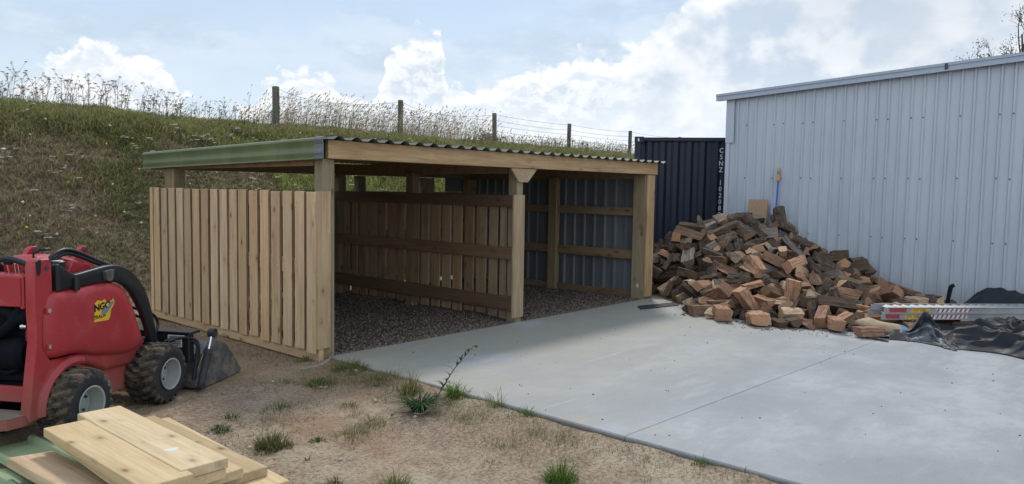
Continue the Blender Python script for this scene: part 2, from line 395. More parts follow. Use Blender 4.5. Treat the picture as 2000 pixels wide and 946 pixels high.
def textmesh(name, body, size, M4, m, parent=None, sx=1., extr=.0008, spacing=1., line=1., align='CENTER', bold=0.):
    cu = bpy.data.curves.new(name, 'FONT'); cu.body = body; cu.size = size; cu.extrude = extr; cu.align_x = align; cu.align_y = 'CENTER'
    cu.space_character = spacing; cu.space_line = line; cu.offset = bold; cu.resolution_u = 3
    t = bpy.data.objects.new(name, cu); COL.objects.link(t); bpy.context.view_layer.update()
    me = bpy.data.meshes.new_from_object(t.evaluated_get(bpy.context.evaluated_depsgraph_get())); bpy.data.objects.remove(t)
    me.transform(M4 @ Matrix.Diagonal((sx, 1, 1, 1))); me.materials.clear(); me.materials.append(M[m])
    o = bpy.data.objects.new(name, me); COL.objects.link(o)
    if parent: o.parent = parent
    return o
def frame(origin, ux, uy):
    """matrix placing text (x right, y up) on a plane"""
    ux = Vector(ux).normalized(); uy = Vector(uy).normalized(); n = ux.cross(uy)
    m = Matrix((ux, uy, n)).transposed().to_4x4(); m.translation = Vector(origin); return m
def npmesh(name, V, F, mats, col=None, mi=None, kind=None, smooth=False):
    """big numpy mesh; all faces the same size"""
    me = bpy.data.meshes.new(name); k = F.shape[1]
    me.vertices.add(len(V)); me.vertices.foreach_set('co', V.astype(np.float32).ravel())
    me.loops.add(F.size); me.loops.foreach_set('vertex_index', F.astype(np.int32).ravel())
    me.polygons.add(len(F)); me.polygons.foreach_set('loop_start', np.arange(0, F.size, k, dtype=np.int32)); me.polygons.foreach_set('loop_total', np.full(len(F), k, dtype=np.int32))
    for m in (mats if isinstance(mats, (list, tuple)) else [mats]): me.materials.append(M[m] if isinstance(m, str) else m)
    if mi is not None: me.polygons.foreach_set('material_index', mi.astype(np.int32))
    if smooth: me.polygons.foreach_set('use_smooth', np.ones(len(F), dtype=bool))
    if col is not None:
        a = me.attributes.new('col', 'FLOAT_COLOR', 'POINT'); a.data.foreach_set('color', np.c_[col, np.ones(len(col))].astype(np.float32).ravel())
    me.update(calc_edges=True)
    o = bpy.data.objects.new(name, me); COL.objects.link(o)
    if kind: o['kind'] = kind
    return o

# value noise for terrain and for scattering
_rs = np.random.RandomState(3); _tab = _rs.rand(256, 256)
def vn(x, y, sc=1.):
    x = np.asarray(x)*sc; y = np.asarray(y)*sc; xi = np.floor(x).astype(int); yi = np.floor(y).astype(int); fx = x-xi; fy = y-yi
    fx = fx*fx*(3-2*fx); fy = fy*fy*(3-2*fy); g = lambda a, b: _tab[a % 256, b % 256]
    return (g(xi, yi)*(1-fx)+g(xi+1, yi)*fx)*(1-fy) + (g(xi, yi+1)*(1-fx)+g(xi+1, yi+1)*fx)*fy
def fbm(x, y, sc=1., o=4):
    s = 0; a = .5
    for i in range(o): s = s + a*vn(np.asarray(x)+17.3*i, np.asarray(y)+9.1*i, sc); sc *= 2.03; a *= .5
    return s
def sst(x, a, b): t = np.clip((x-a)/(b-a), 0, 1); return t*t*(3-2*t)
CB = np.array([8.27, 2.07]); CDX = np.array([.515, -.857]); CDY = np.array([.857, .515])   # container end face: left corner, across, back
def gz(x, y):
    x = np.asarray(x, float); y = np.asarray(y, float)
    z = -.055 + (fbm(x, y, .7, 4)-.47)*.05 + (fbm(x, y, 5, 3)-.44)*.030 + (fbm(x+2, y, 13, 2)-.37)*.012
    under = sst(x, -.04, .05)*(1-sst(x, 8.6, 9.0))*(1-sst(y, 3.75, 3.95))
    z = z*(1-under) + (-.14)*under
    near = np.exp(-((x+.02)/.25)**2)*sst(y, 0.4, 0)
    z = z + .028*near
    yt = 3.95 + (fbm(x, y*0, .5, 2)-.37)*.7 - 1.3*sst(x, -1.2, -4.5)
    t = (y-yt)
    h = 2.44*sst(t, -.3, 4.9) + .32*sst(t, 3.6, 7.0) + .14*sst(t, 0, .5)
    h = h + (fbm(x, y, .45, 4)-.47)*.42*sst(t, .3, 2)*(1-.65*sst(t, 3.5, 5.5)) + (fbm(x+5, y, 2.2, 3)-.44)*.12*sst(t, 0, 1)
    h = h*(1 - sst(y, 22, 60)*.9)
    dx = x-CB[0]; dy = y-CB[1]; u = dx*CDX[0]+dy*CDX[1]; v = dx*CDY[0]+dy*CDY[1]
    du = np.maximum(np.maximum(-u, u-2.44), 0); dv = np.maximum(np.maximum(-v, v-6.1), 0); dd = np.hypot(du, dv)
    h = h*sst(dd, .25, 2.6)
    h = h*(1-sst(x, 60, 90))
    return z + np.maximum(h, 0)

# ---------------------------------------------------------------- ground
def ground_mat(T):
    g = T.new('ShaderNodeNewGeometry'); p = g.outputs['Position']
    s = T.new('ShaderNodeSeparateXYZ'); T.put(s.inputs[0], p)
    a = T.noise(p, .9, 6, .62); b = T.noise(T.vm('ADD', p, (9, 4, 0)), 4.5, 6, .7); c_ = T.noise(p, 42, 5, .75); d = T.noise(T.scl(p, (1, 1, 1), loc=(3, 1, 0)), 13, 5, .7)
    dirt = T.mix(T.ss(a, .38, .62), (.225, .16, .105), (.345, .28, .20))
    dirt = T.mix(T.m('MULTIPLY', T.ss(b, .47, .62), .65), dirt, (.175, .115, .08))
    dirt = T.mix(T.m('MULTIPLY', T.ss(c_, .42, .66), .55), dirt, (.40, .345, .28))
    dirt = T.mix(T.m('MULTIPLY', T.ss(c_, .52, .36), .6), dirt, (.13, .095, .07))
    red = T.m('MULTIPLY', T.ss(T.noise(p, .55, 3), .46, .62), .5)
    dirt = T.mix(red, dirt, (.25, .145, .08))
    nearshed = T.m('MULTIPLY', T.ss(T.m('ADD', s.outputs[1], T.m('MULTIPLY', a, 3.)), .6, 2.2), .6)
    dirt = T.mix(nearshed, dirt, (.23, .14, .08))
    # the cut bank: brown soil with thatch and turf higher up
    bank = T.mix(T.ss(b, .35, .65), (.135, .09, .06), (.225, .175, .12))
    bank = T.mix(T.m('MULTIPLY', T.ss(a, .50, .60), .6), bank, (.095, .105, .042))
    bank = T.mix(T.m('MULTIPLY', T.ss(d, .5, .66), .5), bank, (.27, .22, .155))
    bank = T.mix(T.m('MULTIPLY', T.ss(d, .48, .36), .6), bank, (.06, .045, .03))
    turf = T.mix(T.ss(d, .35, .65), (.10, .11, .04), (.16, .16, .065))
    hz = T.m('ADD', s.outputs[2], T.m('MULTIPLY', T.m('SUBTRACT', a, .5), 1.2))
    c = T.mix(T.ss(s.outputs[2], .05, .35), dirt, bank)
    c = T.mix(T.ss(hz, 2.05, 2.6), c, turf)
    return dict(col=c, h=T.m('ADD', T.m('MULTIPLY', c_, .35), d), bs=.6, bd=.02)
M['ground'] = mat('ground', ground_mat, .95, .1)
def grid_axis(*segs):
    o = []
    for a, b, n in segs: o += list(np.linspace(a, b, n, endpoint=False))
    return np.array(o + [segs[-1][1]])
gx = grid_axis((-600, -60, 8), (-60, -12, 16), (-12, -4.2, 40), (-4.2, 1.2, 140), (1.2, 24, 170), (24, 70, 30), (70, 900, 10))
gy = grid_axis((-300, -30, 8), (-30, -6, 16), (-6, 1, 160), (1, 3.6, 30), (3.6, 12, 110), (12, 60, 24), (60, 900, 12))
GX, GY = np.meshgrid(gx, gy, indexing='ij'); GZ = gz(GX, GY)
nx, ny = len(gx), len(gy); ii, jj = np.meshgrid(np.arange(nx-1), np.arange(ny-1), indexing='ij')
Fq = np.stack([ii*ny+jj, (ii+1)*ny+jj, (ii+1)*ny+jj+1, ii*ny+jj+1], -1).reshape(-1, 4)
npmesh('ground', np.stack([GX, GY, GZ], -1).reshape(-1, 3), Fq, 'ground', kind='structure', smooth=True)

def slab_mat(T):
    p = T.new('ShaderNodeNewGeometry').outputs['Position']; s = T.new('ShaderNodeSeparateXYZ'); T.put(s.inputs[0], p)
    a = T.noise(p, .55, 6, .6); st = T.noise(T.scl(p, (.45, 1.6, 1), rot=(0, 0, .5)), 1.6, 6, .65); f = T.noise(p, 60, 4, .7)
    c = T.mix(T.ss(a, .36, .64), (.218, .225, .237), (.342, .349, .360))
    c = T.mix(T.m('MULTIPLY', T.ss(st, .5, .68), .6), c, (.205, .222, .245))
    c = T.mix(T.m('MULTIPLY', T.ss(st, .46, .3), .5), c, (.38, .395, .41))
    warm = T.m('MULTIPLY', T.ss(T.m('ADD', s.outputs[1], T.m('MULTIPLY', a, 2.2)), -2.6, .9), T.ss(T.noise(T.vm('ADD', p, (3, 8, 0)), .8, 4), .30, .50))
    c = T.mix(T.m('MULTIPLY', warm, 1.), c, (.285, .272, .215))
    edge = T.m('MULTIPLY', T.ss(T.m('ADD', s.outputs[0], T.m('MULTIPLY', T.noise(p, 2.3, 5, .65), 1.5)), 1.3, .62), T.ss(T.noise(p, 1.2, 4), .5, .62))
    c = T.mix(T.m('MULTIPLY', edge, .6), c, (.36, .30, .21))
    scr = T.ss(T.noise(T.scl(p, (2.5, 16, 1), rot=(0, 0, .25)), 1.5, 6, .75), .62, .70)
    c = T.mix(T.m('MULTIPLY', scr, .6), c, (.14, .145, .15))
    mott = T.noise(T.scl(p, (1, 1.5, 1), rot=(0, 0, .9)), 3.2, 7, .72)
    c = T.mix(T.m('MULTIPLY', T.ss(mott, .44, .60), .5), c, (.24, .248, .26))
    arc = T.ss(T.noise(T.scl(p, (.5, 9, 1), rot=(0, 0, 1.15)), 1.3, 5, .7), .60, .70)
    c = T.mix(T.m('MULTIPLY', arc, .45), c, (.40, .41, .42))
    blot = T.ss(T.noise(T.scl(p, (5, 22, 1), rot=(0, 0, -.35), loc=(4, 7, 0)), 1.1, 4, .6), .70, .76)
    c = T.mix(T.m('MULTIPLY', blot, .6), c, (.46, .47, .48))
    sp_ = T.ss(T.vor(p, 5.), .045, .02); c = T.mix(T.m('MULTIPLY', sp_, T.ss(T.noise(p, 1.1, 2), .5, .6)), c, (.10, .09, .08))
    c = T.mix(T.m('MULTIPLY', T.ss(f, .35, .7), .2), c, (.38, .38, .38))
    mud = T.ss(s.outputs[2], -.010, -.03)
    c = T.mix(mud, c, (.15, .14, .13))
    return dict(col=c, rough=T.m('ADD', .5, T.m('MULTIPLY', a, .3)), h=T.m('ADD', T.m('MULTIPLY', f, .3), st), bs=.12, bd=.01)
M['slab'] = mat('slab', slab_mat, .6, .35)
b = MB()
def slabpiece(q, z0=-.16, z1=0., ch=.008):
    n = len(q); c = Vector((sum(p[0] for p in q)/n, sum(p[1] for p in q)/n))
    V = [(x, y, z0) for x, y in q] + [(x, y, z1-ch) for x, y in q]
    V += [(*(Vector(p) + (c-Vector(p)).normalized()*ch), z1) for p in q]
    F = [(i, (i+1) % n, n+(i+1) % n, n+i) for i in range(n)] + [(n+i, n+(i+1) % n, 2*n+(i+1) % n, 2*n+i) for i in range(n)] + [tuple(2*n+i for i in range(n))]
    b.add(V, F)
slabpiece([(-.03, -3.202), (8.24, -3.556), (8.24, -.003), (-.03, -.003)])
slabpiece([(-.03, -9.5), (8.24, -9.5), (8.24, -3.5605), (-.03, -3.2065)])
b.add([(-.028, -3.215, -.0035), (8.23, -3.57, -.0035), (8.23, -3.545, -.0035), (-.028, -3.19, -.0035)], [(0, 1, 2, 3)])
slabpiece([(5.62, .003), (8.24, .003), (8.24, 2.0), (6.2, 3.4), (5.62, 3.4)])
tag(b.build('concrete_slab', 'slab'), kind='structure')

def scoria(T):
    p = T.new('ShaderNodeNewGeometry').outputs['Position']; n = T.vor(p, 48., 'Color'); d = T.vor(p, 48.)
    return dict(col=T.mix(T.noise(p, 60, 4, .8), (.05, .04, .035), (.15, .118, .10)), h=T.m('MULTIPLY', d, -1.), bs=1., bd=.02)
M['gravel'] = mat('gravel', scoria, .95, .1)
b = MB(); b.box((-.09, .004, -.15), (5.44, 3.62, -.012), 0, .002); tag(b.build('gravel_bed', 'gravel'), kind='structure')
# loose stones: small eight-sided lumps
def lumps(name, P, S, cols, mname='blade', kind='stuff', flat=.75):
    rs = np.random.RandomState(len(P)); n = len(P)
    base = np.array([(1, 0, 0), (-1, 0, 0), (0, 1, 0), (0, -1, 0), (0, 0, 1), (0, 0, -1)], float)
    fa = np.array([(0, 2, 4), (2, 1, 4), (1, 3, 4), (3, 0, 4), (2, 0, 5), (1, 2, 5), (3, 1, 5), (0, 3, 5)])
    V = base[None]*S[:, None, None]*(1+rs.uniform(-.35, .35, (n, 6, 1))); V[:, :, 2] *= flat
    a = rs.uniform(0, 6.28, n); ca, sa = np.cos(a)[:, None], np.sin(a)[:, None]
    t = rs.uniform(-.6, .6, n); ct, st = np.cos(t)[:, None], np.sin(t)[:, None]
    x, y, z = V[..., 0], V[..., 1], V[..., 2]; y, z = y*ct-z*st, y*st+z*ct; x, y = x*ca-y*sa, x*sa+y*ca
    V = np.stack([x, y, z], -1)+P[:, None]
    F = (fa[None]+np.arange(n)[:, None, None]*6).reshape(-1, 3)
    return npmesh(name, V.reshape(-1, 3), F, mname, np.repeat(cols, 6, 0), kind=kind)
M['stone'] = mat('stone', lambda T: T.new('ShaderNodeAttribute', attribute_name='col').outputs['Color'], .9, .15)
rs = np.random.RandomState(11)
n = 26000; y = rs.rand(n)**1.7*3.5+.01; x = rs.uniform(-.05, 5.4, n)
S = rs.uniform(.006, .014, n); t = rs.rand(n, 1)
o = lumps('gravel_stones', np.c_[x, y, -.008+rs.uniform(0, .008, n)], S, (np.array([[.07, .056, .048]])*(1-t)+np.array([[.25, .195, .165]])*t)*rs.uniform(.6, 1.3, (n, 1)), 'stone')
n = 9000; P = np.c_[rs.uniform(-4.5, -.05, n), rs.uniform(-4.9, 3.5, n)]; S = rs.uniform(.002, .006, n)*(1+3.2*(rs.rand(n) > .985))
t = rs.rand(n, 1); o = lumps('loose_grit', np.c_[P, gz(P[:, 0], P[:, 1])+S*.3], S, (np.array([[.16, .12, .09]])*(1-t)+np.array([[.50, .45, .38]])*t), 'stone')

# ---------------------------------------------------------------- timber shed
shed = empty('timber_shed', label='open fronted pine firewood shed with slatted sides and green corrugated roof', cat='shed')
def part(name, m, boxes, parent=shed, ch=.003, label=None):
    b = MB()
    for lo, hi in boxes: b.box(lo, hi, 0, ch)
    o = b.build(name, m, parent)
    if label: o['label'] = label
    return o
def roof_z(y): return 1.972 - .0165*(y+.1)
# posts
for lo, hi, mm in [((-.098, 0, -.1), (.03, .128, 1.80), 'post_pine'), ((-.098, 2.95, -.1), (.03, 3.20, 1.74), 'post_pine'),
               ((2.542, .0, -.1), (2.652, .13, 1.80), 'post_pine'), ((2.542, 1.83, -.1), (2.652, 1.96, 1.76), 'post_pine'), ((2.542, 3.46, -.1), (2.67, 3.58, 1.72), 'post_pine'),
               ((2.90, 3.46, -.1), (3.03, 3.58, 1.72), 'post_pine'), ((4.14, 3.46, -.1), (4.43, 3.58, 1.72), 'post_pine'),
               ((5.335, 0, -.1), (5.435, .20, 1.80), 'post_pine'), ((5.335, 1.62, -.1), (5.435, 1.78, 1.76), 'post_pine'), ((5.2, 3.46, -.1), (5.435, 3.58, 1.72), 'post_pine')]:
    part('post', mm, [(lo, hi)], ch=.004)
# left side: rails then boards outside them
for z0, z1, y0 in ((1.36, 1.495, .005), (.74, .88, .005), (.17, .31, .005), (-.045, .085, -.02)):
    if z0 > 0: part('rail', 'pale_pine', [((-.141, y0, z0), (-.1, 3.5, z1))])
    else: part('base_board', 'pale_pine', [((-.147, y0, z0), (-.1, 3.5, z1))])
random.seed(8)
for y0, y1 in [(3.36,3.44),(3.19,3.34),(2.99,3.14),(2.79,2.945),(2.59,2.745),(2.40,2.555),(2.205,2.36),(2.0,2.155),(1.80,1.955),(1.60,1.755),(1.40,1.555),(1.21,1.365),(1.0,1.155),(.795,.95),(.595,.75),(.385,.54),(.185,.34),(-.003,.15)]:
    j = random.uniform(-.012, .01); tilt = random.uniform(-.0025, .0025)
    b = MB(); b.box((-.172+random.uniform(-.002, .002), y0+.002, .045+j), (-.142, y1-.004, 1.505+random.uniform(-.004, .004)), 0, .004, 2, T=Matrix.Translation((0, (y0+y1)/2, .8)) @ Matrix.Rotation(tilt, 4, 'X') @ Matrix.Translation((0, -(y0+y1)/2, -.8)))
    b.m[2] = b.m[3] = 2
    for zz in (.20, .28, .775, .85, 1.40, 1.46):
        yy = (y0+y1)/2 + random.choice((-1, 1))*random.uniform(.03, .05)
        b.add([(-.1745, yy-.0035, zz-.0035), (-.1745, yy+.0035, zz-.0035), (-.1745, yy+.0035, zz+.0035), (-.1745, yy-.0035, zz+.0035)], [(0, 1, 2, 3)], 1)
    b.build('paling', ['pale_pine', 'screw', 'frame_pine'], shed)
part('corner_board', 'pale_pine', [((-.172, -.031, .085), (-.032, -.004, 1.508))], label='wider board nailed across the front of the corner')
# partition
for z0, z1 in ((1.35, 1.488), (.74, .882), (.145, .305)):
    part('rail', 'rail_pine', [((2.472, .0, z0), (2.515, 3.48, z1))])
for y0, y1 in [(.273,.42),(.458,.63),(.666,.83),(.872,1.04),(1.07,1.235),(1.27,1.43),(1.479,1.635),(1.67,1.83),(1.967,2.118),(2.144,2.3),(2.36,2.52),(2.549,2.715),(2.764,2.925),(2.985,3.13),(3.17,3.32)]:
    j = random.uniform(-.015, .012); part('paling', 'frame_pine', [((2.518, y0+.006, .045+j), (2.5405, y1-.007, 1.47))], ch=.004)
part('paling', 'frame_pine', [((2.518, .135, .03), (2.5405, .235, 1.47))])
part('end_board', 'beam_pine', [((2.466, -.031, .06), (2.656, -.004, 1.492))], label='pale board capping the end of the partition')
b = MB(); b.prism([(2.415, 1.797), (2.415, 1.785), (2.545, 1.640), (2.70, 1.640), (2.855, 1.785), (2.855, 1.797)], -.031, -.0045, 'y'); g = b.build('gusset', 'beam_pine', shed)
g['label'] = 'trapezoid gusset under the front beam'
# right side: sheet outside, rails inside
def trap(pitch, rib, flank, h, a, b):
    """trapezoid sheet profile from a to b: list of (t, height)"""
    P = []; t = a
    while t < b:
        for dt, hh in ((0, 0), (pitch-rib-2*flank, 0), (pitch-rib-flank, h), (pitch-flank, h)):
            if t+dt <= b: P.append((t+dt, hh))
        t += pitch
    P.append((b, 0)); return P
def sheet(b, P, th, lo, hi, f, mi=0):
    """P profile extruded between lo and hi with real thickness; f(t, height, s) -> xyz"""
    n = len(P); V = [f(t, h+k*th, s) for k in (0, 1) for s in (lo, hi) for t, h in P]
    F = []
    for i in range(n-1):
        F.append((i, i+1, n+i+1, n+i)); F.append((2*n+i, 3*n+i, 3*n+i+1, 2*n+i+1))
        F.append((i, 2*n+i, 2*n+i+1, i+1)); F.append((n+i, n+i+1, 3*n+i+1, 3*n+i))
    F += [(0, n, 3*n, 2*n), (n-1, 3*n-1, 4*n-1, 2*n-1)]
    ms = [mi]*len(F)
    if isinstance(mi, tuple): ms = []; [ms.extend((mi[0], mi[1], mi[1], mi[1])) for i in range(n-1)]; ms += [mi[1]]*2
    b.add(V, F, ms)
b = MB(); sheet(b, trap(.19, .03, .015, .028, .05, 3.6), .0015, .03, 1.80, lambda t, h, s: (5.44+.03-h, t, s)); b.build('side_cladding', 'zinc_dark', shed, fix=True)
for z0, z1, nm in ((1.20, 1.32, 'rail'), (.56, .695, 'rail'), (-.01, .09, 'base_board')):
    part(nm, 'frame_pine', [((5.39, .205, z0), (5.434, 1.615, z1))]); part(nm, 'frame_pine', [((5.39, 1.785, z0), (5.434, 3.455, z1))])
part('corner_board', 'beam_pine', [((5.345, -.031, .036), (5.545, -.004, 1.795))], label='tall pale board up the front of the right corner post')
b = MB(); b.box((5.362, -.001, .10), (5.392, -.0045, .15)); 
tg = MB(); tg.box((5.331, .07, .165), (5.3345, .105, .215)); tg.build('paper_tag', 'white', shed)
# back wall
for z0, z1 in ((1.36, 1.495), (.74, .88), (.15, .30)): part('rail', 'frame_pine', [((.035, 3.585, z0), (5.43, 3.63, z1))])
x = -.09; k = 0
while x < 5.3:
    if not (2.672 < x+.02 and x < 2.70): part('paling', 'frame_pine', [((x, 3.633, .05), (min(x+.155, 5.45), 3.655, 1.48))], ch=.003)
    x += .193; k += 1
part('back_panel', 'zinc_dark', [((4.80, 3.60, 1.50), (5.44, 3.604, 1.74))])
# roof frame
part('front_beam', 'beam_pine', [((-.07, -.048, 1.802), (5.585, -.001, 1.968))], ch=.004, label='long pine beam across the open front')
part('front_beam', 'frame_pine', [((-.07, .132, 1.805), (5.56, .177, 1.955))], ch=.004)
part('back_beam', 'frame_pine', [((-.07, 3.585, 1.73), (5.56, 3.63, 1.89))])
for x in (-.05, 2.60, 5.40):
    b = MB(); b.prism([(.18, 1.74), (3.58, 1.72), (3.58, 1.862), (.18, 1.917)], x-.022, x+.022, 'x'); b.build('rafter', 'frame_pine', shed)
for y in (.95, 1.8, 2.65): part('purlin', 'frame_pine', [((-.06, y-.035, roof_z(y)-.048), (5.56, y+.035, roof_z(y)-.008))])
b = MB(); P = trap(.19, .035, .045, .030, -.125, 5.70)
sheet(b, P, .0012, -.115, 3.68, lambda t, h, s: (t, s, roof_z(s)+h-.002), (0, 0)); b.m = [1 if (i % 4) == 1 and i < len(b.f)-2 else 0 for i in range(len(b.f))]; b.build('roof_sheet', ['roof_under', 'roof_top'], shed, fix=False)
# rolled green flashing along the left edge
prof = [(-.10, 1.99), (-.135, 1.992), (-.158, 1.983), (-.166, 1.965), (-.160, 1.945), (-.150, 1.925), (-.150, 1.885), (-.158, 1.865), (-.160, 1.845), (-.150, 1.825), (-.150, 1.812), (-.170, 1.800), (-.172, 1.795), (-.148, 1.800), (-.144, 1.83), (-.151, 1.85), (-.144, 1.89), (-.144, 1.93), (-.158, 1.965), (-.13, 1.985), (-.10, 1.984)]
b = MB(); n = len(prof); V = [(x, y, z-.0175*(y+.1)) for y in (-.085, .02, 3.66) for x, z in prof]
F = [(k*n+i, k*n+(i+1) % n, (k+1)*n+(i+1) % n, (k+1)*n+i) for k in (0, 1) for i in range(n)] + [tuple(range(n)), tuple(range(2*n, 3*n))]
b.add(V, F, [0]*len(F)); b.build('roof_flashing', ['green_edge'], shed, smooth=35)
b = MB(); n2 = [(x-.0025, z) for x, z in prof[:12]] + [(-.147, 1.798), (-.147, 1.93), (-.155, 1.965), (-.13, 1.982), (-.10, 1.986)]
n2 = [(x, z+.002) for x, z in n2]
b.prism(n2, -.088, .03, 'y'); b.build('flashing_cap', 'zinc_dark', shed)

# ---------------------------------------------------------------- the big metal shed on the right
ms = empty('metal_shed', (8.25, .19, 0), label='large pale blue grey corrugated metal shed behind the firewood heap', cat='shed')
def L(x, y, z): return (x-8.25, y-.19, z)
def wz(y): return 3.20 + .0565*(.19-y)
b = MB(); P = trap(.159, .024, .014, .026, 0, 10.6)
# wall: ribs every 159 mm, raked top edge
n = len(P); V = []
for t, h in P:
    y = .13-t; V += [L(8.262-h, y, .004), L(8.262-h, y, wz(y)-.02)]
b.add(V, [(2*i, 2*i+2, 2*i+3, 2*i+1) for i in range(n-1)], 0)
rng = random.Random(2)
for z in (.92, 1.81, 2.70):
    k = 0
    for i in range(66):
        y = .13 - .159*i - (.159 - .012-.014)
        if i % 5 in (0, 2, 3) or True:
            if i % 2 == (0 if i % 5 < 3 else 1): continue
            zz = z + rng.uniform(-.008, .008)
            b.lathe([(0, .001), (0, .0085), (-.006, .007), (-.008, .001)], (0, 0, 0), 1, 6, 'z') if False else None
            V = [L(8.2355, y-.009, zz-.009), L(8.2355, y+.009, zz-.009), L(8.2355, y+.009, zz+.011), L(8.2355, y-.011, zz+.011), L(8.228, y-.006, zz-.006), L(8.228, y+.006, zz-.006), L(8.228, y+.006, zz+.006), L(8.228, y-.006, zz+.006)]
            b.add(V, [(4, 5, 6, 7), (0, 1, 5, 4), (1, 2, 6, 5), (2, 3, 7, 6), (3, 0, 4, 7)], 1)
b.build('wall_cladding', ['zinc_wall', 'screw'], ms, fix=False)
b = MB(); b.box(L(8.236, .205, .003), L(8.29, .135, wz(.13)-.02)); b.box(L(8.226, .21, 2.42), L(8.24, .06, wz(.1)-.03), ch=.002); b.box(L(8.29, .203, .003), L(8.45, .19, wz(.2)-.02)); b.build('corner_flashing', 'zinc_wall', ms)
b = MB()
def bar(x0, x1, ya, yb, d0, d1, mi=0, ch=.003):
    V = []
    for y in (ya, yb):
        for x, z in ((x0, wz(y)+d0), (x1, wz(y)+d0), (x1, wz(y)+d1), (x0, wz(y)+d1)): V.append(L(x, y, z))
    b.add(V, [(0, 1, 5, 4), (1, 2, 6, 5), (2, 3, 7, 6), (3, 0, 4, 7), (0, 3, 2, 1), (4, 5, 6, 7)], mi)
bar(8.155, 8.27, .37, -10.4, -.045, .055); bar(8.140, 8.154, .37, -10.4, .022, .062); bar(8.148, 8.154, .37, -10.4, -.055, -.018)
b.build('barge_flashing', 'zinc_trim', ms)
b = MB()
V = [L(8.16, .36, wz(.36)+.057), L(8.16, -10.4, wz(-10.4)+.057), L(15, -10.4, wz(-10.4)+.057), L(15, .36, wz(.36)+.057)]
V += [tuple(Vector(v)-Vector((0, 0, .02))) for v in V]
b.add(V, [(0, 1, 2, 3), (7, 6, 5, 4), (0, 4, 5, 1), (1, 5, 6, 2), (2, 6, 7, 3), (3, 7, 4, 0)]); b.build('roof', 'zinc_trim', ms)
b = MB(); sheet(b, trap(.159, .022, .012, .02, 8.46, 14.9), .001, .003, 3.2, lambda t, h, s: L(t, .19+h, s)); b.build('end_wall', 'zinc_wall', ms)
b = MB(); b.box(L(8.133, -3.13, wz(-3.13)-.03), L(8.139, -3.17, wz(-3.13)+.055)); b.build('joint_seal', 'screw', ms)

# ---------------------------------------------------------------- shipping container
cn = empty('shipping_container', (8.27, 2.07, -.055), math.atan2(CDX[1], CDX[0]), label='navy blue shipping container standing between the two sheds', cat='container')
# local x runs across the end, y goes back
Wc, Hc, Lc = 2.438, 2.65, 6.06
b = MB()
for x in (0, Wc-.12): b.box((x, 0, 0), (x+.12, .12, Hc), 0, .006); b.box((x, Lc-.12, 0), (x+.12, Lc, Hc), 0, .006)
b.box((.12, .012, Hc-.085), (Wc-.12, .10, Hc-.012), 0, .008); b.box((.12, .012, .02), (Wc-.12, .10, .16), 0, .006)
for x in (0.012, Wc-.072): b.box((x, .12, Hc-.08), (x+.06, Lc-.12, Hc-.012), 0, .005); b.box((x, .12, .02), (x+.06, Lc-.12, .16), 0, .005)
b.build('container_frame', 'navy_paint', cn)
b = MB(); sheet(b, trap(.245, .075, .05, .038, .12, Wc-.12), .002, .16, Hc-.085, lambda t, h, s: (t, .085-h, s)); b.build('end_panel', 'navy_paint', cn)
b = MB()
for xx, sg in ((.05, 1), (Wc-.05, -1)): sheet(b, trap(.28, .07, .068, .036, .12, Lc-.12), .002, .16, Hc-.08, lambda t, h, s: (xx-sg*h*.9, t, s))
sheet(b, trap(.28, .07, .068, .036, .12, Wc-.12), .002, .16, Hc-.08, lambda t, h, s: (t, Lc-.07+h, s))
b.build('side_panel', 'navy_paint', cn)
b = MB(); b.box((.06, .10, Hc-.03), (Wc-.06, Lc-.1, Hc-.02)); b.build('container_roof', 'navy_paint', cn)
for x in (-.004, Wc-.174):
    for y in (-.004, Lc-.158):
        b = MB(); b.box((x, y, Hc-.118), (x+.178, y+.162, Hc+.002), 0, .008)
        hx = x+.075 if x < 1 else x+.10
        if y < 1:
            pr = [(hx-.0+.018*math.cos(a), Hc-.058+.034*math.sin(a)) for a in np.linspace(0, 2*math.pi, 17)[:-1]]; b.prism(pr, -.0065, -.0055, 'y', 1)
        b.build('corner_casting', ['navy_paint', 'white'], cn)
nm = textmesh('container_number', 'C\nS\nN\nZ\n \n1\n0\n2\n0\n8\n9', .125, frame((1.602, .043, 1.80), (1, 0, 0), (0, 0, 1)), 'white', cn, sx=.85, line=.955, bold=.002)
nm['label'] = 'white letters and figures reading CSNZ 102089 down the end'

# ---------------------------------------------------------------- paddock fence on the bank
fc = empty('paddock_fence', (5.46, 10, 2.9), label='post and wire paddock fence along the top of the grassy bank', cat='fence')
posts = [1.75, 5.46, 9.16, 12.87, 16.6, 20.35, 24.1]
tops = [3.80, 3.83, 3.885, 3.86, 3.83, 3.845, 3.85]
r = random.Random(4)
for i, (x, zt) in enumerate(zip(posts, tops)):
    if i == 0: continue
    b = MB(); lx, ly = r.uniform(-.03, .03), r.uniform(-.03, .03); rad = .072*(1.15 if i == 1 else 1)
    b.tube([(x-5.46, 0, -.2), (x-5.46+lx*.5, ly, zt-2.9-.5), (x-5.46+lx, ly, zt-2.9-.012), (x-5.46+lx, ly, zt-2.9)], [rad, rad*.98, rad*.97, rad*.85], 0, 10)
    b.g = [(v[2], v[0]+i, v[1]) for v in b.v]; b.build('post', 'fence_wood', fc, smooth=40)
for lev, dz in enumerate((.05, .22, .38, .55, .72)):
    b = MB()
    for i in range(1, len(posts)-1):
        a, c = posts[i], posts[i+1]; za, zc = tops[i]-dz, tops[i+1]-dz
        sag = (.20 if i in (1, 2) and lev == 0 else .05 if lev else .04)
        pts = []
        for k in range(13):
            t = k/12; q = t**.8 if (lev == 0 and i < 3) else t
            pts.append((a+(c-a)*t-5.46, -.07, za+(zc-za)*t-2.9 - sag*4*q*(1-q)*(1 if lev < 2 else .5)))
        b.tube(pts, .0042, 0, 4)
    b.build('wire', 'wire', fc)

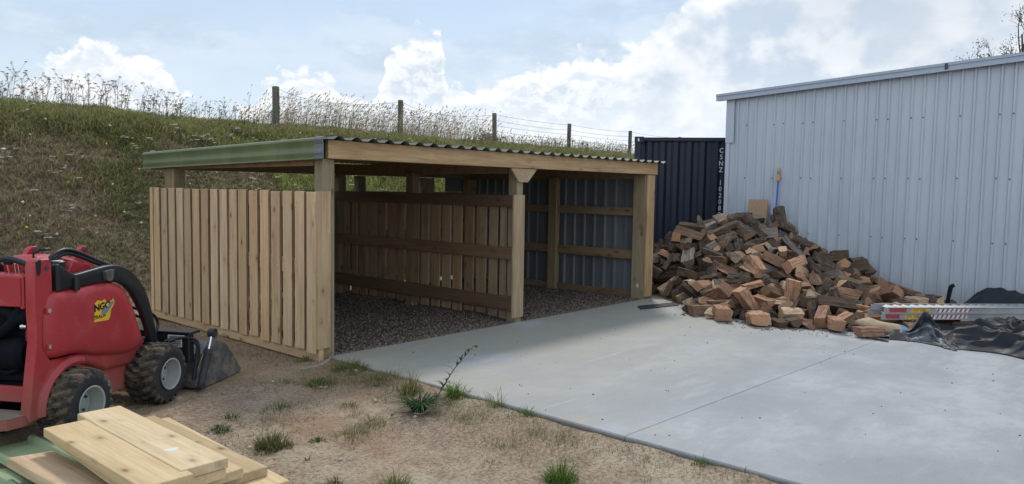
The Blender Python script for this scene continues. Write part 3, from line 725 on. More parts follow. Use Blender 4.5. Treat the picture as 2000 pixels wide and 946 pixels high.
# ---------------------------------------------------------------- mini loader
TH = R_(31.62)
M['ram_grey'] = plain('ram_grey', (.04, .042, .047), .6, .3, 0, .4, 12)
ld = empty('mini_loader', (-2.491, -.352, -.055), TH, label='red ride-on mini loader with black arms and bucket lowered on the dirt', cat='mini loader')
def bz(pts, k=6):
    """catmull-rom through points (closed=False)"""
    P = [Vector(p) for p in pts]; o = []
    for i in range(len(P)-1):
        p0, p1, p2, p3 = P[max(i-1, 0)], P[i], P[i+1], P[min(i+2, len(P)-1)]
        for j in range(k):
            t = j/k; o.append(.5*((2*p1)+(p2-p0)*t+(2*p0-5*p1+4*p2-p3)*t*t+(3*p1-p0-3*p2+p3)*t**3))
    return o + [P[-1]]
def sym(w, ins): return [(-w, ins), (-w+ins*.35, ins*.45), (-w+ins, ins*.12), (-w+ins*2, 0), (0, 0), (w-ins*2, 0), (w-ins, ins*.12), (w-ins*.35, ins*.45), (w, ins)]
def fix(l): return [(y, -i) for y, i in l]
# hood: bulging plastic cover over the engine
def bzz(l, k=4): return [(p.x, p.y) for p in bz([(a, b_, 0) for a, b_ in l], k)]
hood = bzz([(-.192, .79), (-.180, .87), (-.155, .915), (-.115, .936), (.024, .936), (.226, .946), (.388, .941), (.499, .906), (.571, .846), (.649, .729), (.712, .57), (.76, .46)]) + bzz([(.73, .43), (.62, .40), (.45, .415), (.25, .455), (.12, .495), (.02, .508), (-.10, .512), (-.165, .53), (-.192, .575), (-.202, .66)])
HY = [(-.2660, -.75), (-.2645, -.45), (-.260, -.26), (-.252, -.15), (-.238, -.075), (-.220, -.032), (-.195, -.008), (-.17, 0), (-.12, 0)]
b = MB(); b.pillow(hood, HY, rad=True)
for bx, bz_ in ((-.150, .822), (-.150, .600)):
    b.lathe([(0, .001), (0, .014), (.02, .018)], (bx, -.247, bz_), 1, 10)
b.build('hood', ['red', 'chrome'], ld, smooth=60)
b = MB(); b.pillow(hood, [(-y, i) for y, i in reversed(HY)], rad=True); b.build('hood', 'red', ld, smooth=60)
for bz_ in (.822, .600):   # moulded recess round each bolt
    b = MB(); b.pillow([(-.172, bz_-.018), (-.13, bz_-.024), (-.10, bz_-.006), (-.125, bz_+.016), (-.172, bz_+.018)], fix([(-.246, .006), (-.243, 0), (-.225, 0)])); b.build('bolt_recess', 'red', ld, smooth=30)
b = MB(); b.pillow([(-.15, .3), (.68, .3), (.72, .5), (.60, .75), (.48, .87), (.30, .92), (-.15, .92)], fix([(-.118, .01), (-.112, 0), (.112, 0), (.118, .01)]))
b.build('chassis', 'black_dull', ld)
b = MB(); b.pillow([(-.10, .90), (.42, .90), (.47, .95), (.42, 1.03), (.28, 1.10), (.16, 1.135), (-.02, 1.14), (-.10, 1.10)], fix([(-.06, .02), (-.04, 0), (.115, 0), (.125, .02)]))
b.pillow([(.10, .93), (.40, .93), (.44, .98), (.34, 1.06), (.20, 1.09)], fix([(-.118, .008), (-.112, 0), (-.07, 0), (-.066, .008)]))
b.build('engine_cover', 'red', ld)
for ex, ey, ez in ((.15, .15, 1.155), (.60, .15, 1.125)):
    b = MB(); pr = [(ex-.15, ez-.13), (ex+.10, ez-.13), (ex+.055, ez-.0), (ex+.03, ez+.028), (ex-.005, ez+.03), (ex-.035, ez+.01)]
    b.pillow(pr, fix([(ey-.018, .004), (ey-.014, 0), (ey+.014, 0), (ey+.018, .004)])); b.lathe([(0, .001), (0, .018), (.01, .018)], (ex+.012, ey-.027, ez+.0), 1, 12)
    b.build('lift_bracket', ['red', 'screw'], ld)
b = MB(); b.lathe([(0, .001), (0, .048), (.045, .048), (.05, .04), (.05, .001)], (.055, -.125, 1.055), 0, 20, 'z'); b.lathe([(.0505, .001), (.0505, .034), (.0525, .034), (.053, .001)], (.055, -.125, 1.055), 1, 20, 'z'); b.build('fuel_cap', ['black', 'white'], ld)
# lower side panels (red), stepped round the wheels
for sg in (-1, 1):
    b = MB(); w0, w1 = (.125, .176) if sg > 0 else (-.176, -.125)
    pr = [(.05, .50), (.06, .40), (.20, .38), (.36, .31), (.44, .145), (.66, .143), (.665, .288), (.72, .40), (.80, .44), (.76, .47), (.62, .46), (.3, .47)]
    b.pillow(pr, fix([(w0, .008), (w0+.008, 0), (w1-.008, 0), (w1, .008)]))
    pr = [(.10, .52), (.14, .43), (.38, .325), (.665, .305), (.74, .39), (.80, .45), (.74, .50), (.5, .47), (.3, .5)]
    b.pillow(pr, fix([(w0-.035 if sg < 0 else w0, .03), (w0-.02 if sg < 0 else w0, .008), (w0, 0), (w1, 0), (w1+.02 if sg > 0 else w1, .008), (w1+.035 if sg > 0 else w1, .03)]))
    b.build('side_panel', 'red', ld, smooth=40)
# rear side pillars with the wheel arch
for sg in (-1, 1):
    b = MB(); w0, w1 = (.165, .232) if sg > 0 else (-.232, -.165)
    arch = [(.03 + .235*math.cos(a), .205 + .245*math.sin(a)) for a in np.linspace(1.45, 2.95, 9)]
    pr = [(-.252, 1.10), (-.240, 1.13), (-.218, 1.145), (-.125, 1.145), (-.103, 1.115), (-.100, .94), (-.14, .90), (-.18, .80), (-.19, .60), (-.13, .51), (.06, .50), (.10, .48)] + arch + [(-.215, .165), (-.300, .165), (-.318, .205), (-.285, .43), (-.247, .667), (-.256, .85)]
    b.pillow(pr, fix([(w0, .012), (w0+.012, 0), (w1-.012, 0), (w1, .012)]))
    V = []; A = np.linspace(1.25, 3.2, 16)
    for a in A:
        for rr, yy in ((.235, .18), (.240, .265), (.256, .270), (.285, .250), (.292, .225)): V.append((.03+rr*math.cos(a), yy*sg, .205+rr*1.03*math.sin(a)))
    b.add(V, [(i*5+k, i*5+k+1, (i+1)*5+k+1, (i+1)*5+k) for i in range(15) for k in range(4)], 0)
    b.lathe([(0, .001), (0, .015), (.01, .015)], (-.150, sg*.239, 1.085), 1, 12)
    b.build('side_pillar', ['red', 'screw'], ld, smooth=35)
b = MB(); b.pillow([(-.235, 1.125), (-.203, 1.14), (-.190, 1.135), (-.196, 1.06), (-.210, 1.04), (-.228, 1.05)], fix([(-.2345, .003), (-.2325, 0), (-.22, 0)])); b.build('pillar_notch', 'black', ld)
# rear panel, cavity, hoses, footboard
b = MB(); b.box((-.262, -.166, .855), (-.232, .20, 1.04), 0, .006); b.box((-.258, -.166, 1.030), (-.10, .20, 1.044), 0, .005); b.box((-.262, -.17, .845), (-.25, -.145, 1.035), 0, .003); b.build('rear_panel', 'red', ld)
b = MB(); b.box((-.262, -.166, .275), (-.232, .20, .37), 0, .004); b.build('rear_skirt', 'red', ld)
b = MB(); b.box((-.19, -.164, .37), (-.12, .20, .90), 0, .02)
b.lathe([(-.13, .001), (-.13, .08), (-.10, .11), (.12, .11), (.17, .08), (.17, .001)], (-.17, .0, .56), 0, 20)
b.build('engine_bay', 'engine_dark', ld, smooth=40)
for pts, rr in (([(-.21, -.10, .84), (-.25, -.08, .76), (-.24, .0, .70), (-.26, .08, .66), (-.25, .18, .60)], .032), ([(-.20, -.15, .82), (-.23, -.12, .78), (-.22, -.04, .81), (-.20, .08, .84)], .036), ([(-.20, -.13, .52), (-.22, -.08, .47), (-.21, .02, .44), (-.19, .12, .47)], .015)):
    b = MB(); b.tube(bz(pts), rr, 0, 10); b.build('hose', 'engine_dark', ld, smooth=50)
b = MB(); b.lathe([(-.025, .001), (-.025, .018), (0, .018), (0, .022), (.012, .022), (.012, .001)], (-.225, -.135, .735), 0, 14); b.build('hydraulic_fitting', 'chrome', ld)
b = MB(); pr = [(-.245, -.212), (-.34, -.212), (-.42, -.185), (-.455, -.12), (-.46, .22), (-.245, .22)]
b.prism(pr, .155, .213, 'z', 0); b.prism([(x*.98-.004, y*.96) for x, y in pr], .215, .220, 'z', 1); b.build('footboard', ['red', 'dusty_board'], ld)
# controls
b = MB(); b.tube(bz([(-.19, -.20, 1.075), (-.21, -.17, 1.105), (-.225, -.08, 1.135), (-.225, 0, 1.138), (-.225, .10, 1.10), (-.225, .22, 1.03)]), .018, 0, 12); b.build('grab_bar', 'black', ld, smooth=60)
for lx, ly, lz, kn in ((-.17, .01, 1.110, 1), (-.16, -.03, 1.125, 0), (-.17, -.065, 1.12, 0), (-.16, -.13, 1.10, 1), (-.17, -.125, 1.06, 1)):
    b = MB(); b.tube([(lx, ly, 1.04), (lx-.01, ly+.006, lz)], .005, 0, 8)
    if kn: b.box((lx-.025, ly-.018, lz-.011), (lx+.018, ly+.022, lz+.014), 1, .006)
    b.build('control_lever', ['chrome', 'black'], ld)
b = MB(); b.tube([(-.06, -.06, 1.10), (-.06, -.06, 1.165), (-.06, -.08, 1.172), (-.05, -.13, 1.19)], .006, 0, 8); b.box((-.065, -.15, 1.178), (-.02, -.10, 1.196), 0, .005); b.build('throttle_lever', 'black', ld)
for k_, pts in enumerate(([(-.02, -.10, 1.0), (.00, -.10, 1.09), (.06, -.10, 1.145), (.16, -.10, 1.168), (.27, -.11, 1.14), (.40, -.14, 1.075), (.50, -.17, 1.03)], [(.02, -.09, .98), (.03, -.095, 1.07), (.08, -.10, 1.12), (.17, -.10, 1.142), (.27, -.11, 1.115), (.39, -.14, 1.06), (.50, -.17, 1.01)])):
    b = MB(); b.tube(bz(pts), .013, 0, 10); b.build('hose', 'black', ld, smooth=60)
# lift arms
armo = bzz([(-.075, 1.09), (-.058, 1.10), (-.04, 1.09), (.06, 1.03), (.10, 1.022), (.25, 1.037), (.368, 1.048), (.47, 1.043), (.56, 1.015), (.64, .97), (.703, .913), (.765, .83), (.815, .73), (.866, .568), (.90, .43)], 3) + \
       [(.885, .405), (.85, .40), (.816, .431), (.79, .543), (.736, .666), (.68, .76), (.629, .83), (.56, .89), (.489, .92), (.364, .938), (.12, .932), (-.02, .930), (-.075, .931)]
for w0, w1 in ((-.236, -.186), (.186, .236)):
    b = MB(); b.pillow(armo, fix([(w0, .010), (w0+.003, .004), (w0+.010, 0), (w1-.01, 0), (w1-.003, .004), (w1, .010)])); 
    if w0 < 0:
        b.tube([(.075, -.244, .92), (.075, -.244, .985), (.075, -.242, 1.0)], .021, 0, 12)
        pr = [(.365+.036*math.cos(a), .985-.040*math.sin(a)) for a in np.linspace(0, math.pi, 9)] + [(.322, 1.015), (.405, 1.02)]
        b.prism(pr, -.262, -.236, 'y', 1)
    b.build('lift_arm', ['black', 'bucket_steel'], ld, smooth=35)
b = MB(); b.box((.84, -.20, .40), (.90, .20, .46), 0, .01); b.build('cross_member', 'black', ld)
for k_, pts in enumerate(([(.78, -.10, .70), (.87, -.12, .66), (.98, -.14, .61), (1.02, -.15, .53), (.95, -.16, .45)], [(.76, -.08, .66), (.85, -.10, .62), (.94, -.12, .57), (.97, -.13, .52), (.93, -.14, .45)])):
    b = MB(); b.tube(bz(pts), .011, 0, 8); b.build('hose', 'black', ld, smooth=60)
# wheels
def tyre(t, rr, a):
    w = t/.125
    if rr > .165:
        ph = a*21/(2*math.pi) + abs(w)**1.5*.9 + (.5 if w > 0 else 0); s = ph % 1
        lug = min(1, max(0, (abs(s-.5)-.16)*9)); f = min(1, (rr-.165)/.03)
        if abs(w) < .18: f *= .5
        rr += (lug-.62)*.026*f
    return rr
wr = [(-.112, .112), (-.117, .135), (-.120, .158), (-.117, .178), (-.106, .198), (-.095, .209), (-.075, .214), (-.05, .216), (-.025, .217), (0, .2175), (.025, .217), (.05, .216), (.075, .214), (.095, .209), (.106, .198), (.117, .178), (.120, .158), (.117, .135), (.112, .112)]
for wx in (0, .806):
    for sg in (-1, 1):
        wy = sg*.28
        wh = bpy.data.objects.new('wheel', None); COL.objects.link(wh); wh.parent = ld; wh.location = (wx, wy, .212)
        b = MB(); b.lathe(wr, (0, 0, 0), 0, 252, 'y', tyre)
        m_ = 19*0
        cent = len(wr)-1; b.m = [0 if 3 <= (i % cent) <= cent-4 else 1 for i in range(len(b.f))]
        b.build('tyre', ['tread', 'sidewall'], wh, smooth=38)
        b = MB(); s_ = sg
        b.lathe([(q*s_, r_) for q, r_ in ((.118, .110), (.124, .116), (.127, .112), (.121, .104), (.07, .098), (.055, .088), (.035, .084), (.03, .06), (.028, .035), (.045, .033), (.048, .001))], (0, 0, 0), 0, 40)
        for k in range(4):
            a = k*math.pi/2+.5; b.lathe([(q*s_, r_) for q, r_ in ((.03, .009), (.042, .009), (.042, .001))], (.058*math.cos(a), 0, .058*math.sin(a)), 1, 8)
        b.build('rim', ['rim', 'screw'], wh, smooth=35)
# bucket, its carrier and rams
bk = bpy.data.objects.new('bucket', None); COL.objects.link(bk); bk.parent = ld; bk.location = (1.05, 0, 0)
def B_(x): return x-1.05
b = MB(); b.box((B_(1.03), -.40, .24), (B_(1.10), .40, .475), 0, .006); b.box((B_(1.03), -.41, .455), (B_(1.17), .41, .478), 0, .004); b.build('carrier_plate', 'black', bk)
b = MB(); b.box((B_(1.0285), -.345, .36), (B_(1.0295), -.225, .452), 0, .0002); b.box((B_(1.0270), -.335, .415), (B_(1.0280), -.235, .446), 1, .0002)
for i, zz in enumerate((.402, .390, .378)): b.box((B_(1.0270), -.335, zz-.003), (B_(1.0280), -.245-.01*i, zz+.002), 2, .0002)
b.build('warning_label', ['white', 'sign_red', 'ink'], bk)
textmesh('warning_text', 'DANGER', .024, frame((B_(1.0265), -.285, .430), (0, -1, 0), (0, 0, 1)), 'white', bk, extr=.0003)
sp_ = [(B_(a), c) for a, c in ((1.20, .275), (1.27, .40), (1.30, .435), (1.345, .445), (1.385, .42), (1.37, .355), (1.44, .325), (1.50, .30), (1.60, .20), (1.735, .035), (1.70, .012), (1.115, .012), (1.075, .05), (1.12, .16))]
for y0 in (-.43, .415):
    b = MB(); b.pillow(sp_, fix([(y0, .002), (y0+.002, 0), (y0+.013, 0), (y0+.015, .002)])); b.build('side_plate', 'bucket_steel', bk)
b = MB(); prf = [(1.36, .345), (1.28, .335), (1.18, .28), (1.115, .18), (1.09, .08), (1.115, .022), (1.30, .014), (1.73, .012)]; prf = [(B_(a), c) for a, c in prf]
b.prism(prf + [(a+(.008 if i < 5 else 0), c+(.010 if i >= 4 else -.012 if i < 2 else 0)) for i, (a, c) in reversed(list(enumerate(prf)))], -.415, .415, 'y'); b.build('shell', 'bucket_steel', bk)
for sg in (-1, 1):
    b = MB(); y_ = sg*.455; b.tube([(B_(1.10), y_, .06), (B_(1.20), y_, .30)], .029, 0, 14); b.tube([(B_(1.19), y_, .28), (B_(1.206), y_, .312)], .034, 0, 14); b.tube([(B_(1.20), y_, .30), (B_(1.25), y_, .42)], .011, 1, 10)
    b.lathe([(-.025, .001), (-.025, .036), (.025, .036), (.025, .001)], (B_(1.262), y_, .435), 0, 16); b.lathe([(-.02, .001), (-.02, .03), (.02, .03), (.02, .001)], (B_(1.10), y_, .05), 0, 14)
    b.build('hydraulic_ram', ['ram_grey', 'chrome'], bk, smooth=40)
for k_ in (0, 1):
    b = MB(); b.tube(bz([(B_(.93), -.30+.03*k_, .42), (B_(1.0), -.36+.03*k_, .445), (B_(1.10), -.42, .40-.02*k_), (B_(1.12-.02*k_), -.42, .28), (B_(1.07), -.41, .10)]), .013, 0, 8); b.build('hose', 'black', bk, smooth=60)
b = MB(); b.pillow([(.82, .20), (.84, .42), (.90, .43), (1.03, .40), (1.06, .2), (1.04, .08), (.95, .06)], fix([(-.17, .01), (-.16, 0), (-.11, 0), (-.10, .01)])); b.build('tilt_link', 'black_dull', ld)
# torn decal on the hood
sx_ = lambda x: .200 + (x-.062)*.92
dec = [(.075, .852), (.10, .868), (.145, .858), (.17, .866), (.20, .845), (.25, .848), (.262, .862), (.272, .835), (.262, .815), (.235, .79), (.222, .742), (.205, .722), (.062, .728), (.066, .80)]
b = MB(); b.prism([(sx_(x), z-.036) for x, z in dec], -.2675, -.2640, 'y', 0); b.prism([(sx_(x), z-.026) for x, z in [(.125, .775), (.16, .80), (.19, .795), (.215, .822), (.255, .838), (.262, .822), (.235, .80), (.20, .77), (.165, .752)]], -.2690, -.2680, 'y', 1)
b.build('decal', ['yellow', 'grey_mark'], ld)
textmesh('decal_lettering', 'NGO', .062, frame((sx_(.145), -.2679, .785), (1, 0, .08), (0, 0, 1)), 'ink', ld, sx=1.05, extr=.0003, bold=.003)
textmesh('decal_lettering', 'TRALIA', .031, frame((sx_(.118), -.2679, .722), (1, 0, .06), (0, 0, 1)), 'ink', ld, sx=1.0, extr=.0003, spacing=1.1, bold=.0014)

# ---------------------------------------------------------------- sawn timber and roofing sheets in front
def plank(p_far_l, p_far_r, length, yaw, zt, label, th=.05, w=None, pitch=0., mm='fresh_pine', roll=0.):
    """placed by its far left top corner; yaw = direction of its length from -Y, towards +X positive"""
    a = Vector(p_far_l); 
    b = MB(); b.box((0, -length, -th), (w, 0, 0), 0, .0035, 1)
    o = b.build('timber_plank', mm); o.location = a; o.rotation_euler = (pitch, roll, yaw)
    return tag(o, label, 'plank', 'sawn planks stacked in the foreground')
sheetlab = ['green ribbed roofing sheet under the planks, nearest the frame edge', 'green ribbed roofing sheet lying beneath the lighter planks']
def roofsheet(loc, yaw, w, ln, label, dz=0):
    b = MB(); P = []; t = 0
    while t < w:
        for dt, hh in ((0, 0), (.012, .028), (.026, .032), (.040, .028), (.052, 0), (.20, 0)):
            if t+dt < w: P.append((t+dt, hh))
        t += .245
    P.append((w, 0)); sheet(b, P, .0012, -ln, 0, lambda t, h, s: (t, s, h)); o = b.build('roofing_sheet', 'green_sheet'); o.location = loc; o.rotation_euler.z = yaw
    tag(o, label, 'roofing sheet', 'green roofing sheets on the ground')
def plankpx(z, fl, fr, nr, label, w=None, **k):
    a, b_, c = (Vector(onz(*q, z)) for q in (fl, fr, nr))
    d = (c-b_); ln = d.length; yaw = math.atan2(d.x, -d.y); ax = Vector((math.cos(yaw), math.sin(yaw), 0)); wd = w or abs((b_-a).dot(ax))
    return plank(b_ - ax*wd, None, ln, yaw, z, label, w=wd, **k), b_-ax*wd, yaw, wd, ln
a = Vector(onz(0, 875, .02)); c = Vector(onz(123, 945, .02)); yaw_s = math.atan2((c-a).x, -(c-a).y)
q = Vector(onz(62, 857, -.02)); ax = Vector((math.cos(yaw_s), math.sin(yaw_s), 0)); ay = Vector((-math.sin(yaw_s), math.cos(yaw_s), 0))
roofsheet(q - ax*.27 + Vector((0, 0, -.005)), yaw_s, .80, 1.9, sheetlab[1])
roofsheet(q - ax*.86 - ay*.36 + Vector((0, 0, -.022)), yaw_s, .64, 1.9, sheetlab[0])
r1, p1, yw, w1, l1 = plankpx(.232, (183.3, 813.3), (235, 792), (446, 894), 'pale plank with a round white mark, uppermost on the right of the stack', w=.235)
b = MB(); pr = [(.035*math.cos(t)*(1+.15*math.sin(3*t)), .024*math.sin(t)) for t in np.linspace(0, 6.283, 15)[:-1]]; b.prism(pr, 0, .0008, 'z')
o = b.build('white_mark', 'white', r1); o.location = (.10, -l1*.76, .0002)
plankpx(.226, (124.6, 848.4), (176, 817.7), (379, 925), 'pale plank with knots and a chipped face, uppermost on the left', w=.235)
plankpx(.178, (190, 840), (243, 812), (442, 915), 'short plank hidden beneath the plank with the white mark', w=.225)
plankpx(.172, (128, 860), (185, 830), (372, 945), 'plank beneath the knotty top plank, its dark edge showing', w=.22)
plankpx(.130, (215, 850), (268, 822), (475.6, 914), 'greenish ended plank in the middle of the stack', w=.225)
plankpx(.080, (250, 838), (301, 811), (523, 911), 'long plank with orange streaks along the right side of the stack', w=.235)
r6, p6, yw6, w6, l6 = plankpx(.029, (280, 838), (330, 815), (566, 938), 'lowest plank of the stack with a yellow tag on its end', w=.235)
tb = MB(); tb.box((w6*.30, -.0008, -.040), (w6*.52, .0008, -.004), 0, .0001); o = tb.build('price_tag', 'yellow', r6); o.location = (0, -l6-.001, 0)
tb = textmesh('tag_print', 'H3.2', .020, frame((w6*.41, -l6-.0026, -.021), (1, 0, 0), (0, 0, 1)), 'ink', r6, extr=.0001) if False else None
for kx, kz in ((.335, -.014), (.38, -.014), (.43, -.014), (.35, -.028), (.40, -.028), (.45, -.028)):
    t2 = MB(); t2.box((w6*kx, 0, kz-.003), (w6*(kx+.03), .0006, kz+.003), 0, .0001)
    tb = t2 if tb is None else tb.add(t2.v, t2.f, 0, t2.g)
o = tb.build('tag_print', 'ink', r6); o.location = (0, -l6-.0026, 0)
o, pE, *_ = plankpx(.118, (73, 911), (105, 866), (330, 975), 'brown knotty plank lying tilted on the green sheet', w=.225, mm='pale_pine', roll=R_(6))
o.location.z -= .018

# ---------------------------------------------------------------- loading ramps
r0_ = Vector(onz(1722, 625, .15)); r1_ = Vector(onz(2000, 625, .15)); dR = (r1_-r0_).normalized(); yawR = math.atan2(dR.y, dR.x)
def ramp(loc, label, xs, text):
    rt = empty('loading_ramp', loc, yawR, label=label, cat='loading ramp', group='aluminium loading ramps')
    Lr = 2.4
    for y0 in (0, .27):
        b = MB(); b.box((.0, y0+.010, .008), (Lr, y0+.016, .066), 0, .001); b.box((.05, y0, .062), (Lr, y0+.03, .070), 0, .002); b.box((.0, y0, 0), (Lr, y0+.03, .009), 0, .002)
        b.build('side_rail', 'alu', rt)
    k = .12
    while k < Lr-.05:
        b = MB(); b.prism([(k, .045), (k+.055, .064), (k+.075, .064), (k+.02, .042)], .031, .269, 'y'); b.build('rung', 'alu', rt); k += .105
    a, c, d, e, f, g = xs
    b = MB(); b.box((a, .0085, .012), (c, .0095, .058), 0, .0001); b.build('red_band', 'sign_red', rt)
    b = MB(); b.box((d, .0085, .014), (e, .0095, .056), 0, .0001); b.build('capacity_plate', 'yellow', rt)
    textmesh('capacity_text', text, .038, frame((d+(e-d)*.58, .0083, .034), (1, 0, 0), (0, 0, 1)), 'ink', rt, extr=.0001, bold=.0012)
    textmesh('capacity_text', 'kg', .019, frame((d+(e-d)*.90, .0083, .028), (1, 0, 0), (0, 0, 1)), 'ink', rt, extr=.0001, bold=.0005)
    textmesh('capacity_text', 'MAXIMUM\nCAPACITY', .0145, frame((d+(e-d)*.20, .0083, .035), (1, 0, 0), (0, 0, 1)), 'ink', rt, extr=.0001, bold=.0003)
    b = MB(); b.box((f, .0085, .013), (g, .0092, .057), 0, .0001)
    x = f
    while x < g-.03:
        b.add([(x, .0084, .014), (x+.022, .0084, .014), (x+.045, .0084, .056), (x+.023, .0084, .056)], [(0, 1, 2, 3)], 1); x += .055
    b.build('hazard_stripes', ['white', 'sign_red'], rt)
s_ = (r1_-r0_).length/278
ramp(r0_, 'lower aluminium loading ramp with red and white stripes beside the black tarp', tuple(s_*(v-1722) for v in (1730, 1757, 1768, 1804, 1818, 1889)), '1150')
ramp(r0_ + Vector((0, 0, .0712)) + dR*.03, 'upper aluminium loading ramp lying on top of its twin', tuple(s_*(v-1727) for v in (1737, 1770, 1781, 1815, 1828, 1895)), '1150')

# ---------------------------------------------------------------- black plastic sheeting
def cloth(name, fx, nu, nv, m, label, thick=.004, extra=None):
    V = []; 
    for i in range(nu+1):
        for j in range(nv+1): V.append(fx(i/nu, j/nv))
    V = np.array(V); F = [(i*(nv+1)+j, (i+1)*(nv+1)+j, (i+1)*(nv+1)+j+1, i*(nv+1)+j+1) for i in range(nu) for j in range(nv)]
    b = MB(); b.add(V, F, 0); o = b.build(name, m, fix=False, smooth=180)
    md = o.modifiers.new('thickness', 'SOLIDIFY'); md.thickness = thick; md.offset = 0
    return o
def ridged(x, y, s, sd=0.):
    n = noise.noise(Vector((x*s+sd, y*s-sd, sd))); return 1-abs(n)*2.4
def f_front(u, v):
    # u runs along the sheet away to the right (world -Y), v from the front edge back
    y = -3.48 - u*2.9; xf = 4.60 + .12*math.sin(u*7) + .05*math.sin(u*23) + .10*max(0, .25-u)*4
    x = xf + v*1.25 + .03*noise.noise(Vector((u*9, v*6, 2)))
    env = math.sin(min(1, v*2.2)*math.pi/2)*(1-.35*v)
    hgt = .10 + .13*sst(u, .12, .30) + .05*math.exp(-((u-.55)/.18)**2) + .10*sst(u, .42, .75)
    wx = x + .16*noise.noise(Vector((x*1.6, y*1.2, 4.))); wy = y + .22*noise.noise(Vector((x*1.3, y*1.5, 9.)))
    lng = 1-abs(noise.noise(Vector((wx*3.4+wy*.9, wy*.85, 2.))))*3.0          # long folds running with the sheet
    crs = 1-abs(noise.noise(Vector((wx*2.2-wy*1.4, wy*2.6+wx, 6.))))*2.8     # cross folds
    fin = 1-abs(noise.noise(Vector((wx*7.5, wy*6.0, 1.))))*2.6
    z = .004 + env*hgt*1.2*(.42 + .42*max(-.3, lng) + .26*max(-.4, crs) + .10*fin)
    z += .012*max(0, fin)*min(1, v*6+.2)
    x -= .06*env*lng; y += .04*env*crs
    return (float(x), float(y), float(max(.004, z)))
tarp1 = cloth('plastic_sheet', f_front, 250, 120, 'tarp', '')
tag(tarp1, 'crumpled black plastic sheet in front of the loading ramps', 'tarp')
def f_flap(u, v):
    # stiff folded flap standing up at the near end
    y = -3.66 - u*.52 + .05*v; x = 4.72 + .18*v + .10*math.sin(u*5) - .06*u
    z = .01 + v*(.27*math.exp(-((u-.34)/.26)**2) + .05 + .05*math.sin(u*11)*u) + .02*math.sin(u*17+v*4)*v
    k_ = abs(noise.noise(Vector((u*3.2+v, v*2.4-u, 1))))*2; k2 = abs(noise.noise(Vector((u*8, v*7, 3))))
    return (x+.12*k_*(.3+v)+.03*k2, y+.05*k_, z*(1-.25*k_))
o = cloth('folded_flap', f_flap, 60, 34, 'tarp_silver', ''); o.parent = tarp1
def f_tail(u, v):
    y = -3.22 - u*.55; x = 4.78 - .04*math.sin(u*6) + v*.22 + .02*u
    z = .012 + .05*abs(math.sin(u*7+.8))*(.4+.6*v) + .03*v + .015*noise.noise(Vector((u*9, v*5, 3)))
    return (x, y, z)
o = cloth('torn_tail', f_tail, 30, 10, 'tarp_silver', ''); o.parent = tarp1
def f_back(u, v):
    y = -3.42 - u*3.0; x = 7.25 + v*.93
    e = math.sin(v*math.pi)**.7*sst(u, 0, .16)
    z = .006 + e*(.27*(.6+.4*sst(u, 0, .3)) + .08*ridged(x*1.6, y*.8, 2.2, 2) + .05*ridged(x, y, 5, 4)) + .015*ridged(x, y, 9, 1)*v
    return (x, y, float(max(.005, z)))
tag(cloth('plastic_sheet', f_back, 140, 60, 'tarp', ''), 'black plastic heap against the metal shed wall behind the ramps', 'tarp')
b = MB(); p = Vector((7.55, -3.45, .0)); b.tube([p, p+Vector((.02, -.0, .15)), p+Vector((.0, -.03, .34))], [.03, .026, .03], 0, 8); b.tube([p+Vector((.0, -.03, .34)), p+Vector((-.0, -.07, .36))], .025, 0, 8)
tag(b.build('pipe_stub', 'black_dull', smooth=40), 'short black pipe standing up beside the plastic heap at the wall', 'pipe')

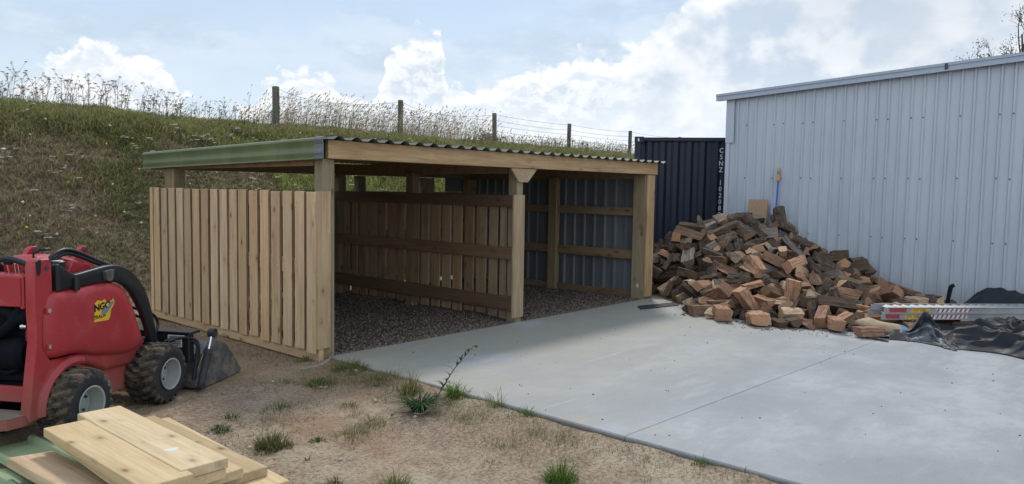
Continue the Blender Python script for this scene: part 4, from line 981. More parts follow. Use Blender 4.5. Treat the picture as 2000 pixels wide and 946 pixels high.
# ---------------------------------------------------------------- firewood
def log_proto(seed):
    """one split log: verts, faces, material index (0 bark, 1 split wood, 2 end grain); length axis X"""
    r=random.Random(seed)
    L=r.uniform(.22,.34) if seed not in (8,17,25) else r.uniform(.42,.5); R=r.uniform(.08,.128); kind=seed%7
    pts=[]; bark=[]
    def arc(a0,a1,n,rad,b):
        for i in range(n+1):
            a=a0+(a1-a0)*i/n; q=rad*r.uniform(.93,1.05); pts.append((q*math.cos(a),q*math.sin(a))); bark.append(b)
    if kind in (0,3):      # wedge with a bark back
        s=math.radians(r.uniform(65,100)); arc(-s/2,s/2,4,R,1); bark[-1]=0
        pts.append((R*.5*r.uniform(.8,1.1),R*.28*r.uniform(.6,1))); bark.append(0)
        pts.append((0,r.uniform(-.01,.01))); bark.append(0)
        pts.append((R*.5*r.uniform(.8,1.1),-R*.28*r.uniform(.6,1))); bark.append(0)
    elif kind in (1,5):    # block split on four faces
        w=R*r.uniform(.55,.75); h=R*r.uniform(.42,.62)
        for (x,y) in ((-w,-h),(0,-h),(w,-h),(w,0),(w,h),(0,h),(-w,h),(-w,0)):
            pts.append((x*r.uniform(.82,1.1),y*r.uniform(.82,1.1))); bark.append(0)
    elif kind==2:          # half round
        arc(-math.pi/2,math.pi/2,6,R*.85,1); bark[-1]=0
        pts.append((r.uniform(-.012,.012),R*.35)); bark.append(0); pts.append((r.uniform(-.012,.012),-R*.35)); bark.append(0)
    elif kind==4:          # thin slab with bark on one side
        w=R*.85; h=R*.3
        for (x,y,b) in ((-w,-h,0),(0,-h*1.1,0),(w,-h*.8,0),(w*1.03,0,0),(w*.9,h*.8,1),(w*.3,h*1.35,1),(-w*.4,h*1.3,1),(-w*.95,h*.7,0)):
            pts.append((x*r.uniform(.9,1.08),y*r.uniform(.9,1.1))); bark.append(b)
    else:                  # quarter with its core knocked off
        s=math.radians(85); arc(-s/2,s/2,4,R*1.1,1); bark[-1]=0
        for (x,y) in ((.5*R,.42*R),(.22*R,.2*R),(.2*R,-.2*R),(.5*R,-.42*R)): pts.append((x*r.uniform(.85,1.1),y*r.uniform(.85,1.1))); bark.append(0)
    cx=sum(p[0] for p in pts)/len(pts); cy=sum(p[1] for p in pts)/len(pts)
    pts=[(p[0]-cx,p[1]-cy) for p in pts]
    n=len(pts); V=[];Fc=[];M=[]
    m=6; tw=r.uniform(-.15,.15); bend=r.uniform(-.012,.012)
    sk=[r.uniform(-.018,.018) for _ in range(4)]
    for i in range(m+1):
        t=i/m; x=(t-.5)*L; a=tw*(t-.5); sc=1+r.uniform(-.035,.035)
        for k,(py,pz) in enumerate(pts):
            yy=py*math.cos(a)-pz*math.sin(a); zz=py*math.sin(a)+pz*math.cos(a)
            xx=x
            if i==0: xx+=sk[0]*py/R*2+sk[1]*pz/R*2+r.uniform(-.004,.004)
            if i==m: xx+=sk[2]*py/R*2+sk[3]*pz/R*2+r.uniform(-.004,.004)
            j=.004 if not bark[k] else .006
            V.append((xx,yy*sc+r.uniform(-j,j)+bend*math.cos(t*3.1),zz*sc+r.uniform(-j,j)))
    for i in range(m):
        for k in range(n):
            k2=(k+1)%n
            Fc.append((i*n+k,i*n+k2,(i+1)*n+k2,(i+1)*n+k)); M.append(0 if (bark[k]) else 1)
    Fc.append(tuple(range(n-1,-1,-1))); M.append(2)
    Fc.append(tuple(m*n+k for k in range(n))); M.append(2)
    return V,Fc,M
def hw(y):
    P=[(-3.5,0),(-3.1,.02),(-2.7,.07),(-2.3,.17),(-1.9,.36),(-1.5,.62),(-1.15,.95),(-.8,1.22),(0,1.22),(.8,1.08),(1.5,.8),(2.2,.4),(3,.2)]
    if y<=P[0][0]: return 0
    for (a,b),(c,d) in zip(P,P[1:]):
        if y<=c: return b+(d-b)*(y-a)/(c-a)
    return .2
def x0(y):
    P=[(-3.6,6.6),(-3.3,5.6),(-3.05,4.85),(-2.2,4.5),(-1.1,4.8),(-.7,5.45),(-.2,5.75),(3,5.75)]
    if y<=P[0][0]: return 8
    for (a,b),(c,d) in zip(P,P[1:]):
        if y<=c: return b+(d-b)*(y-a)/(c-a)
    return 5.3
def pileH(x,y):
    a=x0(y); 
    if x<a: return 0
    t=min(1,(x-a)/(7.9-a)); h=hw(y)
    return h*(t**.62)

